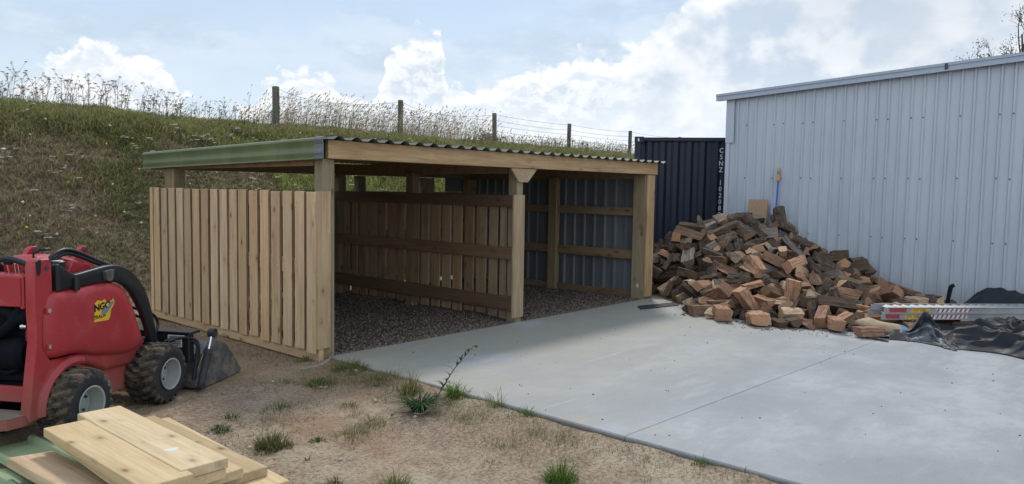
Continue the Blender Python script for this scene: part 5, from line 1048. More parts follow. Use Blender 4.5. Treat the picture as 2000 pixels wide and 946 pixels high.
LOGS = [(26,6.787,0.077,0.678,-0.22,0.39,2.58,1),(5,7.174,-2.295,0.128,-1.97,0.16,-1.26,0),(6,7.999,-2.338,0.082,1.15,0.08,-0.18,0),(9,7.814,0.236,1.052,1.43,0.25,1.97,1),(19,7.25,-1.857,0.288,-2.4,0.4,-1.01,0),(0,6.802,-0.678,0.754,0.56,0.33,2.25,1),(14,5.401,-0.891,0.225,-0.32,-0.35,0.55,0),(9,6.975,-0.166,0.773,-1.24,0.5,2.9,0),(22,7.596,0.067,1.011,1.21,-0.27,0.19,0),(20,6.706,-2.057,0.134,2.59,-0.25,0.77,0),(12,6.147,-1.8,0.18,0.18,0.37,-1.55,0),(16,6.078,-0.676,0.449,-0.62,-0.38,-1.33,0),(22,6.98,0.272,0.744,-1.83,-0.44,0.06,1),(10,5.93,1.182,0.124,2.77,-0.44,-0.75,0),(23,5.857,1.429,0.106,-1.66,-0.29,-0.71,0),(17,7.644,-0.247,1.038,1,2.81,-0.59,1),(21,5.948,-2.424,0.048,-1.76,0.06,-0.05,0),(12,7.694,-2.093,0.178,-0.37,0.3,-2.44,0),(9,7.828,-0.028,1.105,-1.1,-0.37,0.01,0),(4,5.927,-1.243,0.369,2.45,-0.26,1.99,0),(7,5.838,-1.407,0.268,-2.4,-0.42,1.81,0),(19,5.853,-0.149,0.146,-2.86,-0.6,-0.81,1),(23,6.645,-1.672,0.29,1.62,0.54,-1.8,0),(21,6.046,-2.02,0.1,0.55,-0.24,2.01,0),(15,6.513,0.154,0.581,0.9,2.58,0.67,0),(4,7.094,-1.988,0.16,0.43,0,-0.19,0),(1,5.693,-0.269,0.159,-0.19,-2.06,1.71,1),(13,6.556,-2.999,0.05,-1.78,-0.09,2.6,0),(9,7.584,0.299,1.024,3.01,-0.55,0.51,1),(17,6.178,-0.338,0.424,-1.08,-0.41,0.2,1),(25,5.907,1.357,0.235,-3.11,-0.26,-1.23,0),(2,5.773,2.18,0.072,-1.5,-0.03,-1.69,0),(26,5.553,-1.583,0.219,-2.84,-0.32,-1.17,1),(11,7.627,-0.511,1.027,0.19,-0.17,-1.12,0),(4,5.837,-1.033,0.393,0.16,0.26,-2.34,1),(26,6.135,-0.884,0.52,0.1,0.34,-3.04,0),(19,6.253,0.479,0.394,-0.65,-0.05,1.42,1),(5,5.712,-0.723,0.316,2.09,0.45,1.43,1),(2,5.612,-0.475,0.146,-2.63,-0.53,-0.29,1),(11,6.47,0.541,0.475,-2.5,-0.12,-1.56,0),(1,6.057,-1.297,0.436,2.37,0.33,-1.12,1),(14,6.621,0.013,0.689,1.5,-0.09,-1.2,0),(19,5.659,-2.522,0.068,-3.08,-0.01,1.23,1),(24,6.241,-0.038,0.41,1.92,0.07,1.71,0),(11,6.909,-0.57,0.772,-2.98,-0.33,-0.91,0),(6,6.886,-1.456,0.434,1.05,-2.99,-0.41,0),(0,6.195,0.089,0.49,0.92,-0.07,3.1,1),(25,6.664,-1.429,0.544,-0.17,0.39,-2.11,1),(18,7.098,-0.457,0.841,-0.25,2.82,-0.88,0),(22,7.35,-0.359,1.035,0.98,-2.57,-0.83,1),(0,5.405,-2.56,0.141,-1.46,-0.18,-0.79,1),(22,7.707,-2.355,0.2,1.12,-0.15,2.39,0),(5,4.974,-1.413,0.103,-1.46,-0.13,-0.9,1),(17,6.187,-0.173,0.547,-0.66,-2.97,-0,1),(5,6.399,-1.979,0.169,1.65,0.41,-1.8,0),(10,7.302,-0.728,0.941,2.34,-0.46,-0.41,0),(2,7.639,-0.092,1.127,-1.21,-0.23,-0.41,1),(16,7.951,-1.948,0.242,1.07,-0.11,3.06,0),(12,7.593,-1.568,0.467,-0.61,-0.21,2.67,0),(11,4.838,-1.665,0.049,0.34,-3.13,-0.03,0),(5,6.401,-1.767,0.317,-2.45,0.49,-0.11,1),(0,7.733,-2.245,0.095,-1.42,-0.27,0.78,0),(17,5.509,-2.184,0.066,0.78,-0.03,1.81,1),(27,5.655,-0.915,0.4,1.11,-0.8,0.61,1),(24,7.153,-1.545,0.413,-1.21,0.64,-1.5,0),(22,7.163,-2.199,0.338,0.04,3.06,1.01,0),(11,6.588,-1.269,0.506,-0.56,-0.22,2.52,0),(18,5.683,-1.294,0.332,-0.27,0.2,-1.28,1),(23,6.112,-0.103,0.41,1.19,-0.12,-1.47,1),(8,4.858,-1.822,0.208,-0.21,0.85,-0.6,1),(21,5.999,-2.65,0.062,0.74,-0.03,1.33,0),(7,6.349,0.427,0.475,-0.5,0.06,-1.72,0),(20,5.91,-0.478,0.425,-0.53,-0.09,-3.12,0),(2,5.409,-2.201,0.159,-1.03,0.64,3.03,1),(7,6.951,-0.949,0.764,0.61,-0.45,1.19,1),(20,5.811,-2.454,0.16,0.06,-3.13,-1.38,1),(16,4.798,-1.51,0.093,1.22,2.78,-0.65,1),(21,6.199,1.905,0.155,-0.39,0.02,0.95,0),(8,6.289,2.136,0.126,1.59,-0.22,-0.82,0),(16,7.725,-1.35,0.652,0.76,-0.01,3.07,1),(19,7.011,-1.65,0.452,1.41,-0.83,0.7,0),(5,6.354,-1.06,0.591,0.17,0.37,-1.79,1),(27,6.145,0.041,0.566,-1.6,-0.4,1.9,1),(11,6.258,-1.928,0.196,1.75,0.35,-1.63,0),(0,6.812,-1.667,0.313,-2.14,0.53,-1.78,0),(3,6.235,-2.376,0.039,-1.76,0.03,1.75,0),(6,7.898,-1.23,0.811,-0.26,-0.21,0.08,1),(12,7.416,-2.442,0.063,-3.05,-0.05,1.44,0),(2,7.279,0.322,0.87,-1.48,0.35,2.36,0),(22,6.498,0.013,0.643,0.93,0.43,-0.81,0),(26,7.454,0.454,0.897,-0.02,-0.39,-0.49,0),(2,6.389,-3.188,0.055,1.57,-0.02,-2.31,0),(18,7.697,-1.821,0.395,-0.4,-0.03,-2.48,0),(20,6.66,-1.968,0.281,2.18,-0.14,1.08,0),(21,6.427,-1.327,0.462,-1.53,-0.18,2.58,0),(2,6.166,1.423,0.229,-0.89,0.09,-2.14,0),(11,7.565,-0.825,0.992,-2.88,0.3,-1.21,1),(18,6.054,0.313,0.259,0.44,-0.52,-0.75,0),(19,6.423,-2.215,0.269,-1.06,-0.44,1.46,1),(21,5.918,-2.23,0.068,0.85,-0.04,1.46,0),(0,6.355,-2.01,0.32,-0.99,-3.09,-0.17,1),(7,5.116,-2.965,0.041,2.29,0.07,-1.63,1),(10,7.558,-0.336,1.114,0.94,-0.59,0.17,0),(23,5.423,-3.22,0.069,-1.8,-0.07,1.18,1),(4,6.644,-0.699,0.692,0.38,-0.09,-1.09,0),(23,5.979,1.663,0.119,0.7,2.93,-1.07,0),(14,5.315,-1.893,0.048,-1.41,-0.04,0.6,0),(5,6.801,-2.199,0.116,-0.17,0.2,-2.46,0),(22,7.416,-1.679,0.576,0.21,2.57,-0.67,1),(9,5.699,-0.389,0.305,-2,-0.2,0.23,0),(19,7.426,-1.72,0.375,1.05,2.7,0.62,0),(15,4.635,-2.26,0.043,0.07,3.13,0.92,0),(0,6.856,-1.802,0.369,0.74,-2.31,0.31,1),(23,8.024,-1.592,0.481,2.23,0.07,0.01,0),(24,6.449,-1.455,0.376,0.06,-0.17,2.62,0),(7,6.681,0.363,0.583,-0.99,2.65,-0.56,1),(25,7.079,-0.66,0.95,0.27,0.22,-2.1,1),(16,5.813,0.977,0.096,-1.37,-0.27,0.09,0),(17,5.924,-0.602,0.373,-1.13,-0.65,-1.14,1),(8,5.707,1.333,0.246,1.67,1.17,-1.58,0),(14,4.762,-1.892,0.061,0.77,-0.08,1.51,1),(16,6.388,-0.572,0.654,-0.83,-0.62,-2.23,1),(17,6.842,-2.436,0.118,2.31,0.26,0.31,0),(7,6.953,0.171,0.736,-0.83,-0.48,0.01,0),(25,7.279,-0.129,0.899,-0.4,2.88,-0.91,1),(19,5.84,-2.128,0.177,2.1,0.45,0.96,1),(10,7.554,-2.462,0.128,-2.26,-0.56,1.22,0),(15,6.555,-2.302,0.31,0.16,-0.54,2.02,1),(22,6.526,-1.557,0.688,1.23,0.66,0.33,1),(15,5.357,-1.797,0.195,-0.96,-0.5,-2.89,0),(11,5.847,-2.829,0.092,-1.39,0.04,-1.83,1),(3,6.764,-2.756,0.111,-2.07,0.55,-1.38,1),(23,8.02,-2.495,0.058,1.54,0.07,2.96,0),(13,6.405,-0.086,0.615,-2.61,-1.17,-0.39,0),(1,7.23,-2.89,0.066,-3,0.05,-0.61,1),(26,5.507,-0.597,0.104,-1.37,0.36,2.86,1),(6,7.188,-0.343,0.908,-2.37,-0.35,-0.77,0),(2,7.59,-1.868,0.29,-1.38,0.22,-0.58,0),(21,5.7,-2.05,0.223,1.05,-2.86,0.79,0),(15,5.487,-2.967,0.114,-0.04,-2.66,1.83,1),(12,7.331,0.023,0.97,-2.06,0.49,2.01,1),(18,5.123,-1.661,0.089,2.5,-0.14,0.98,1),(19,6.907,-1.448,0.568,-0.02,-0.1,1.23,0),(17,7.797,-1.043,1.008,1.34,-2.89,-0.34,1),(21,7.415,-1.325,0.639,-1.62,0.05,2.85,0),(8,5.375,-2.685,0.223,0.73,-0.07,2.05,0),(13,5.508,-0.971,0.39,1.47,0.39,1.79,1),(5,5.647,-2.058,0.109,2.62,0.13,-1.3,0),(3,7.133,0.153,0.843,1.29,-0.2,0.85,0),(10,7.13,-1.029,0.768,-2.19,-0.29,2.12,0),(4,6.651,-2.367,0.171,-0.3,0.23,-2.82,0),(24,5.289,-2.789,0.045,-1.82,0.09,-1.18,0),(20,6.462,-1.203,0.665,-1.41,0.35,-0.52,1),(6,8.13,-1.958,0.374,-0.53,0.46,-1.6,0),(21,7.831,-2.038,0.309,-1.36,-0.38,1.79,0),(16,7.78,-1.56,0.652,-1.53,-0.37,2.35,1),(5,5.968,-1.701,0.218,0.08,0.32,-1.74,0),(9,6.97,-0.328,0.88,0.48,2.48,-0.64,0),(7,6.628,-0.343,0.689,-1.07,-3.06,0.57,0),(1,7.752,-2.108,0.374,-2.36,-0.13,-0.73,0),(5,4.58,-2.069,0.08,0.01,-0.04,-2.4,1),(7,8.147,-1.848,0.543,0.78,0.02,-1.6,0),(27,6.162,0.161,0.36,1.3,2.65,0.59,1),(14,5.768,0.526,0.085,0.93,0.14,-2.82,0),(1,6.009,0.325,0.366,0.44,-0.39,-1.22,0),(1,7.727,-2.711,0.068,-0.1,-0.02,2.64,0),(5,6.964,-1.997,0.263,-0.34,-2.87,-1.12,0),(5,6.792,-0.542,0.863,0.06,2.77,-0.8,1),(22,6.396,-0.788,0.706,0.46,-0.32,-2.57,1),(14,5.984,2.261,0.06,0.78,-0.07,-1.03,0),(17,6.013,-0.047,0.294,-0.17,2.94,-1.44,1),(12,6.872,-2.736,0.147,-1,1.33,-0.89,1),(10,4.792,-2.535,0.043,-1.67,0.03,-2.32,1),(17,6.547,-1.674,0.381,0.57,2.82,-0.69,1),(24,5.295,-0.787,0.205,0.98,-0.76,2.42,0),(5,6.166,2.446,0.09,1.76,0.04,2.75,0),(18,5.109,-1.908,0.114,-2.25,-0.2,1,0),(4,7.982,-0.417,1.108,0.06,-0,2.68,0),(8,6.456,-2.753,0.212,1.48,-2.96,0.17,1),(14,7.318,-1.435,0.506,-1.46,0.79,-1.9,0),(13,5.765,-3.286,0.06,2.37,0.07,1.57,1),(15,6.024,-3.026,0.043,-3.12,0.03,-0.47,0),(26,7.02,0.282,0.883,-2.67,-0.19,-1.4,1),(22,6.24,0.021,0.649,-0.42,-0.52,-3,1),(3,6.157,0.514,0.316,-0.07,3.06,1.3,0),(26,6.004,0.891,0.203,0.67,0.18,1.73,0),(17,6.089,-2.382,0.232,-0.43,3,0.06,1),(22,6.767,-2.389,0.362,0.49,0.29,-0.79,1),(0,7.229,-2.209,0.444,-1.6,-0.01,1.34,1),(2,6.667,-1.136,0.724,1.62,-0.2,-2.72,1),(5,6.051,2.044,0.154,-0.68,0.25,-2.77,0),(20,6.472,-2.492,0.284,-0.57,-0.7,2.6,1),(10,5.991,-0.039,0.51,1.46,-0.94,-0.39,1),(0,6.297,-2.104,0.421,-1.39,0.25,-2.61,1),(0,7.561,-1.508,0.621,-0.54,-2.74,0.33,1),(27,5.24,-2.907,0.125,1.24,0.27,-1.73,1),(11,6.208,-1.601,0.315,0.03,-0.14,-2.08,0),(26,7.441,-2.689,0.063,1.33,-0,-0.33,0),(2,7.099,-1.894,0.336,2.41,0.28,-1.17,0),(6,6.082,-1.479,0.376,-0.59,2.88,-0.34,1),(14,4.976,-3.107,0.058,2.34,-0.07,-1.44,1),(16,6.448,0.316,0.578,1.43,-0.36,2.92,1),(12,7.463,-2.263,0.182,1.37,-0.2,-1.56,0),(8,5.712,-2.828,0.072,-1.63,-0.04,-1.92,1),(26,4.989,-2.893,0.104,1.28,0.29,2.8,1),(14,6.833,-2.553,0.179,1.73,0.19,0.36,1),(8,5.968,-1.409,0.562,-0.33,0.35,-2.46,1),(24,6.576,-0.194,0.72,0.78,0,-2.95,1),(10,7.835,-1.791,0.475,-0.33,-2.42,-1.64,0),(19,5.3,-2.338,0.078,-1.55,0.04,0.03,1),(10,7.819,-2.256,0.229,-0.38,0.29,-0.3,0),(26,6.463,-1.7,0.473,1.57,-0.33,-0.69,1),(11,5.847,2.856,0.068,2.69,0.01,0.54,0),(10,6.644,-0.466,0.696,0.64,-0.08,0.79,0),(11,7.446,-0.966,0.94,2.22,0.11,2.35,1),(8,6.476,0.118,0.821,-1.72,-0.27,-2.64,1),(17,6.516,2.44,0.094,-0.62,3.13,0.62,0),(1,6.099,-1.876,0.315,0.75,2.56,1.27,0),(27,6.441,-0.088,0.794,1.02,0.11,0.66,1),(12,7.434,-1.225,0.725,0.79,0.03,-0.26,0),(1,5.895,0.835,0.262,-2.56,-0.81,-0.53,0),(20,6.111,-1.01,0.648,1.56,-0.11,0.71,1),(20,5.469,-2.588,0.065,1.34,0.04,1.26,0),(11,6.005,2.683,0.047,-0.11,-3.14,-1.11,0),(7,5.738,0.169,0.18,-0.96,-0.09,-2.28,1),(20,6.035,-1.113,0.519,1.37,-0,0.64,0),(6,6.052,0.221,0.517,1.11,0.08,0.04,1),(9,7.37,-0.572,1.035,1.31,-0.45,2.83,0),(7,5.872,-1.906,0.146,0.96,2.69,-0.27,0),(10,5.777,1.117,0.129,-2.76,-0.47,-0.18,0),(15,5.327,-3.224,0.144,0.35,-0.18,-1.45,1),(6,6.202,-1.258,0.454,1.61,0.45,-1.03,0),(8,6.245,-0.616,0.562,0.55,0.41,2.1,0),(27,6.176,-2.886,0.139,-0.2,0.49,-0.16,1),(2,7.985,-0.255,1.152,-1.17,-0.03,2.72,0),(10,5.775,0.235,0.262,-1.88,0.19,-0.48,1),(2,6.598,-0.865,0.728,1.54,-0.64,0.68,0),(22,7.45,-2.819,0.187,1.7,0.04,0.57,1),(11,5.744,-1.716,0.255,-0.37,-2.49,0.87,0),(15,7.045,-2.168,0.156,1.77,-0.49,0.61,0),(20,5.761,-0.74,0.49,1.23,-2.3,0.89,1),(16,6.729,-1.998,0.346,2.39,-0.57,1.34,1),(23,7.171,-1.764,0.496,1.77,0.05,0.77,1),(25,7.103,-1.253,0.664,-2.24,0.59,-1.14,1),(25,6.849,0.083,0.954,0.83,-3.01,-0.51,1),(11,6.1,-2.05,0.373,-0.17,0.9,-0.97,1),(2,5.993,-0.38,0.61,-2.09,-0.49,0.44,1),(15,7.798,-2.588,0.078,-1.58,-0.06,-0.62,0),(13,6.837,-0.151,0.869,0.96,-0.68,0.11,1),(1,5.314,-1.707,0.135,1.74,0.25,-2.69,1),(13,8.063,-0.791,1.122,1.05,0.39,-2.59,1),(19,4.683,-1.266,0.068,-0.09,0.01,-0.43,1),(9,7.077,-1.479,0.641,-0.94,0.43,-0.4,1),(15,6.218,0.326,0.533,-0.95,-0.27,-1.09,1),(22,6.476,-2.354,0.114,-1.07,-0.21,-1.92,0),(25,6.92,-0.747,0.988,-0.55,-0.32,0.97,1),(12,5.304,-0.98,0.292,-2.39,0.03,-0.2,1),(24,5.835,2.218,0.18,-0.49,-3.11,0.77,0),(3,7.369,-1.912,0.405,-1.47,-0.39,1.47,0),(23,7.784,-3.347,0.055,1.61,0.07,-0.57,0),(26,5.583,-1.396,0.232,0.34,0.1,-0.88,0),(10,7.743,-2.299,0.328,1.24,0.25,-0.58,1),(6,6.895,0.012,0.827,-1.59,0.18,2.24,1),(17,5.831,-1.044,0.48,-1.36,0.28,-1.87,1),(13,4.858,-2.091,0.113,0.53,-0.5,2.88,1),(13,5.8,0.715,0.089,1.37,2.87,-0.29,0),(9,8.02,-2.137,0.178,-0.78,0.09,0.35,0),(4,7.995,-1.812,0.311,-2.59,0.04,-0.02,0),(12,6.267,-1.441,0.499,1.65,0.44,-0.68,1),(15,5.019,-0.92,0.078,-0.99,-3.12,0.27,1),(14,5.476,-1.381,0.307,0.82,2.96,-0.7,1),(17,5.673,-1.475,0.514,-1.74,0.14,-2.3,1),(4,5.465,-1.666,0.209,0.13,-0.96,-2.57,0),(25,6.396,-1.903,0.41,-1.67,0.26,0.12,1),(24,5.376,-1.221,0.303,-1.15,0.29,0.33,1),(22,6.54,-2.655,0.059,-1.69,-0.05,2.52,0),(5,5.123,-1.294,0.252,1.12,0.46,1.3,1),(24,6.838,-2.141,0.415,-1.37,-0.2,-1.79,1),(8,5.018,-2.666,0.119,-1.43,0.17,-2.93,1),(12,6.39,-0.5,0.739,0.76,0.33,3.02,1),(21,6.713,0.004,0.812,-0.42,0.7,2.5,1),(4,5.215,-3.175,0.037,-0.02,-0.01,-1.88,0),(6,4.812,-1.109,0.055,-1.34,-0.03,-0.29,0),(24,5.196,-1.454,0.107,-2.13,0.11,2.31,0),(20,7.577,-1.884,0.526,2.66,-0.47,-0.42,0),(3,6.774,-2.174,0.271,1.33,2.35,-0.7,1),(11,7.376,-2.15,0.219,1.2,0.08,-1.65,0),(27,6.019,-3.338,0.049,-1.45,0.1,0.25,1),(7,7.964,-2.189,0.302,-2.31,0.17,-1.23,0),(3,5.19,-2.108,0.039,-1.78,0.04,-2.72,1),(3,4.983,-1.222,0.123,-2.03,-0.33,2.32,1),(3,6.949,-2.233,0.383,-1.84,0.57,1.2,1),(27,7.995,-1.875,0.519,-2.21,-0.91,0.47,0),(7,7.273,-1.915,0.442,1.48,0.63,-1.83,0),(15,6.899,-1.94,0.483,-0.73,0.24,-1.33,1),(23,7.801,-0.526,1.134,-1.39,-0.09,-0.66,1),(14,6.673,-1.411,0.697,-1.26,-0.09,-1.05,1),(22,6.162,-2.192,0.074,-1.58,-0.16,0.5,0),(23,6.537,-0.31,0.595,1.97,0.1,-1.93,0),(3,7.211,-2.489,0.055,-0.59,-3.13,0.5,0),(23,6.572,-0.685,0.841,0.89,-0.44,-0.13,1),(6,6.864,-1.033,0.795,-0.06,0.27,1.99,1),(11,4.595,-1.553,0.063,2.76,0,1.67,1),(17,7.131,-0.886,0.961,-1.21,-0.33,1.04,1),(25,7.585,-2.181,0.438,-2.39,-0.47,-1.25,0),(20,6.034,-0.784,0.602,1.25,0.02,-1.68,1),(3,7.207,-2.623,0.1,-1.73,0.59,-2.21,0),(20,8.1,-1.366,0.682,2.68,0.78,-1.19,1),(8,6.587,-0.06,0.909,-1.88,0.21,-1.29,1),(6,6.084,-1.703,0.435,1.66,-2.96,0.07,0),(2,5.728,1.734,0.205,1.69,0.15,-1.55,0),(23,6.623,-1.973,0.506,-0.61,-0.69,0.94,1),(18,5.861,-3.174,0.103,-0.56,-2.71,1.21,0),(20,5.857,-1.893,0.319,-1.28,0.06,-2.52,1),(0,6.173,-0.394,0.587,-1.85,-0.44,-1.23,1),(6,7.632,-1.666,0.663,-1.75,0.68,-0.18,1),(25,7.374,-2.357,0.344,-0.06,0.1,0.34,1),(4,6.223,-1.245,0.647,-0.5,0.27,1.79,1),(6,6.936,-2.335,0.325,-2,-0.67,-1.44,0),(3,7.081,-1.989,0.428,0.26,-0.11,2.44,1),(0,7.924,-1.497,0.592,1.05,0,3.02,1),(9,8.115,-2.225,0.212,-1.63,-1.07,1.61,0),(0,5.835,0.254,0.09,-2.55,0.13,1.66,0),(5,6.258,-2.69,0.086,1.69,0.04,1.38,0),(25,6.795,-0.499,1.002,0.11,-0.47,-1.17,0),(4,5.483,-1.123,0.34,-0.57,0.06,0.06,1),(23,5.837,-1.601,0.352,1.98,0.15,-0.95,1),(1,7.934,-2.447,0.273,0.65,-0.1,0.92,1),(11,5.311,-1.313,0.199,-0.15,2.89,1.61,1),(12,6.187,-2.57,0.275,-1.52,-0.17,1.89,1),(22,7.424,-2.517,0.205,-2.54,-0.08,-0.24,1),(16,5.222,-1.093,0.21,-2.87,-0.4,-0.3,1),(1,7.905,-1.895,0.613,-0.84,0.1,2.25,0),(8,7.439,-1.895,0.613,-1.21,0.03,2.38,0),(19,5.935,0.557,0.201,-2.48,-0.13,1.32,0),(12,7.829,-1.997,0.48,-0.6,-3.04,-0.62,1),(5,6.318,-1.506,0.633,-0.04,0.44,-0.84,1),(20,7.187,-1.905,0.576,2.4,0.56,-0.89,0),(24,6.137,-0.67,0.656,-0.7,-0.24,1.98,1),(1,4.916,-2.318,0.098,-0.92,0.09,-0.64,1),(26,6.569,-0.374,0.818,0.42,-2.67,0.89,1),(10,6.83,-2.381,0.264,0.92,-0.27,2.44,0),(11,6.467,-1.408,0.668,0.5,2.15,-1.1,1),(10,6.222,-0.264,0.741,-0.98,0.24,-0.06,1),(10,7.033,-2.687,0.055,2.3,-0.09,-1.75,0),(10,5.139,-2.112,0.174,-1.33,-0.08,2.43,1),(7,6.316,-0.262,0.623,2.76,-0.21,0.81,0),(12,6.316,-2.382,0.114,-0.52,-0.31,-1.95,0),(7,5.79,0.472,0.208,-0.73,-0.15,-1.65,0),(27,5.469,-0.691,0.288,-2.15,-0.01,-2.45,1),(17,5.524,-1.851,0.169,1.26,-0,-2.59,0),(4,7.432,-2.208,0.402,-2.64,-0.46,-1.26,1),(2,6.238,-2.202,0.271,-1.94,2.44,-0.23,1),(15,6.671,-1.644,0.527,-0.88,-2.58,0.18,1),(3,5.99,-2.046,0.274,-0.57,-1.18,2.49,1),(3,6.855,-1.206,0.723,1.56,-2.35,-0.68,1),(12,5.238,-2.038,0.184,-1.53,-0.17,-0.77,1),(26,7.263,-2.252,0.234,-2.71,0.05,1.47,0),(11,5.359,-1.643,0.362,0,2.88,-0.75,1),(7,5.118,-0.99,0.083,1.73,-0.12,0.44,1),(25,6.373,2.712,0.056,-0.05,-0.02,-0.06,0),(24,6.385,-0.377,0.677,-0.84,0.88,-2.41,0),(24,5.294,-1.592,0.206,-3.12,0.27,0.37,0),(24,5.474,-1.406,0.421,2.65,-0.16,-1.61,1),(0,4.998,-1.934,0.226,-2.55,-0.06,1.1,1),(4,7.644,-3.096,0.037,-0.03,-0.01,-2.99,0),(1,7.423,-2.062,0.492,0.97,-2.75,0.97,1),(17,5.522,-1.587,0.353,1.36,0.4,2.54,1),(5,7.33,-3.104,0.087,1.68,0.05,-2.13,1),(2,7.976,-3.113,0.073,-1.27,0.01,-0.66,1),(27,6.653,-2.467,0.049,-1.45,0.1,1.83,0),(26,7.488,-1.128,0.817,-1,0.02,2.88,1),(14,8.132,-1.022,0.993,-2.37,-0.64,1.42,1),(20,7.948,-2.828,0.048,-1.62,-0.03,-2.63,1),(15,7.904,-1.548,0.7,-0.4,0.18,-1.74,1),(2,6.199,-3.044,0.137,-1.06,-3.08,-0.29,1),(13,5.7,-2.1,0.362,-1.35,-0.03,2.39,1),(16,6.417,-2.598,0.261,-0.93,2.61,-0.74,1),(5,6.376,-1.795,0.586,-0.89,0.23,2.7,1),(8,7.06,-2.57,0.189,1.22,0.12,-1.43,1),(7,5.996,-3.126,0.1,-1.39,0.34,-0.91,0),(12,7.035,-2.995,0.06,-0.03,0,2.3,0),(24,4.884,-1.68,0.187,0.08,0.01,3.1,1),(13,5.807,1.765,0.096,-0.62,0.02,-1.67,0),(18,5.002,-2.244,0.128,0.36,-0.88,-2.84,1),(21,7.461,-2.633,0.17,0.44,0.1,-0.03,0),(26,7.041,-2.197,0.435,-0.71,-0.25,-1.61,0),(15,5.936,-2.162,0.25,-0.48,0.44,-0.96,1),(9,8.099,-2.067,0.451,0.32,-2.73,-1.31,0),(10,5.691,-1.406,0.418,-1.18,0.19,-2.27,1),(12,5.221,-1.945,0.311,-0.53,0.24,-0.1,1),(25,8.059,-2.756,0.174,-3,-0.22,1.36,1),(27,6.625,-1.006,0.774,1.61,-0,-3.01,1),(24,6.796,-1.565,0.656,-1.25,0.21,-1.91,0),(23,6.118,-2.651,0.113,-0.07,0.01,-1.88,1),(4,8.013,-2.595,0.133,-0.08,-2.87,-1.06,0),(9,8.043,-1.728,0.427,-0.52,-3.05,-0.05,0),(10,5.919,-2.509,0.225,-0.06,1.95,2.32,0),(22,5.622,-0.559,0.407,-0.15,3.01,1.4,1),(7,6.916,-0.426,0.891,-2.42,-0.18,2.09,1),(19,5.456,-2.366,0.215,3.1,0.07,-0.11,0),(6,5.507,-1.883,0.295,1.07,0.42,-0.21,1),(2,8.004,-2.197,0.48,-1.95,-0.71,1.35,1),(9,6.287,-0.084,0.707,2.41,-0.11,0.88,1),(17,7.333,-1.388,0.716,-1.95,0.75,-1.73,1),(16,4.711,-2.418,0.062,-1.41,-0,-2.28,1),(7,7.973,-2.002,0.329,0.82,0.27,-1.07,0),(19,5.825,0.15,0.385,-1.57,-0.44,1.76,0),(16,5.159,-2.496,0.135,-0.58,-1.78,-1.98,1),(7,5.247,-1.459,0.289,1.46,0.09,-2.06,1),(16,6.655,-2.534,0.294,-2.19,0.34,-1.85,1)]
PROTO = {}
def proto_mesh(k):
    if k not in PROTO:
        V, F, mi = log_proto(k); me = bpy.data.meshes.new('firewood_log'); me.from_pydata(V, [], F)
        for m in LOGM: me.materials.append(m)
        me.polygons.foreach_set('material_index', mi)
        at = me.attributes.new('gc', 'FLOAT_VECTOR', 'POINT'); at.data.foreach_set('vector', (np.array(V)+k*.37).astype(np.float32).ravel()); me.update()
        import bmesh
        bm = bmesh.new(); bm.from_mesh(me); bmesh.ops.recalc_face_normals(bm, faces=bm.faces); bm.to_mesh(me); bm.free()
        PROTO[k] = me
    return PROTO[k]
TONES = {'dark brown': (.14, .10, .075), 'grey weathered': (.26, .225, .19), 'reddish brown': (.37, .22, .15), 'tan': (.58, .43, .29), 'orange brown': (.48, .285, .18), 'brown': (.30, .205, .14)}
SHAPE = {0: 'split wedge with bark', 3: 'split wedge with bark', 1: 'squared split block', 5: 'squared split block', 2: 'half round log', 4: 'thin slab of firewood', 6: 'quarter log'}
rl = random.Random(21); items = []
for i, (k, x, y, z, a, b_, c, vis) in enumerate(LOGS):
    up = sst(y, -1.6, .6)*.9 + .1
    w = {'dark brown': .10+.36*up, 'grey weathered': .09+.10*up, 'reddish brown': .30-.20*up, 'tan': .18-.08*up, 'orange brown': .24-.14*up, 'brown': .24}
    tone = rl.choices(list(w), list(w.values()))[0]
    items.append([k, x, y, z, a, b_, c, vis, tone])
px_, py_, _d = proj(np.array([[t[1], t[2], t[3]] for t in items]))
ORD = lambda n: '%d%s' % (n, 'th' if 10 <= n % 100 <= 20 else {1: 'st', 2: 'nd', 3: 'rd'}.get(n % 10, 'th'))
rows = {}
for i, t in enumerate(items):
    if t[7]: rows.setdefault(int((660-py_[i])//19), []).append(i)
rest = MB(); rest_m = []
vis_rows = sorted(rows)
for rn, rk in enumerate(vis_rows):
    for n_, i in enumerate(sorted(rows[rk], key=lambda j: px_[j])):
        k, x, y, z, a, b_, c, vis, tone = items[i]
        o = bpy.data.objects.new('firewood_log', proto_mesh(k)); COL.objects.link(o); o.location = (x, y, z); o.rotation_euler = (a, b_, c)
        v = rl.uniform(.8, 1.2); o.color = (*[q*v for q in TONES[tone]], 1)
        pos = 'leftmost' if n_ == 0 else 'rightmost' if n_ == len(rows[rk])-1 else '%s from left' % ORD(n_+1)
        row = 'bottom row' if rn == 0 else 'topmost row' if rn == len(vis_rows)-1 else '%s row up' % ORD(rn+1)
        tag(o, '%s %s, %s, %s of heap' % (tone, SHAPE[k % 7], pos, row), 'firewood log', 'split logs heaped against the metal shed')
def core_log(k, x, y, z, a, b_, c):
    me = proto_mesh(k); mt = Matrix.Translation((x, y, z)) @ Euler((a, b_, c)).to_matrix().to_4x4()
    rest.add([mt @ v.co for v in me.vertices], [tuple(p.vertices) for p in me.polygons], [p.material_index for p in me.polygons], [tuple(v.co + Vector((k*.4, 0, 0))) for v in me.vertices])
for i, t in enumerate(items):
    if not t[7]: core_log(*t[:7])
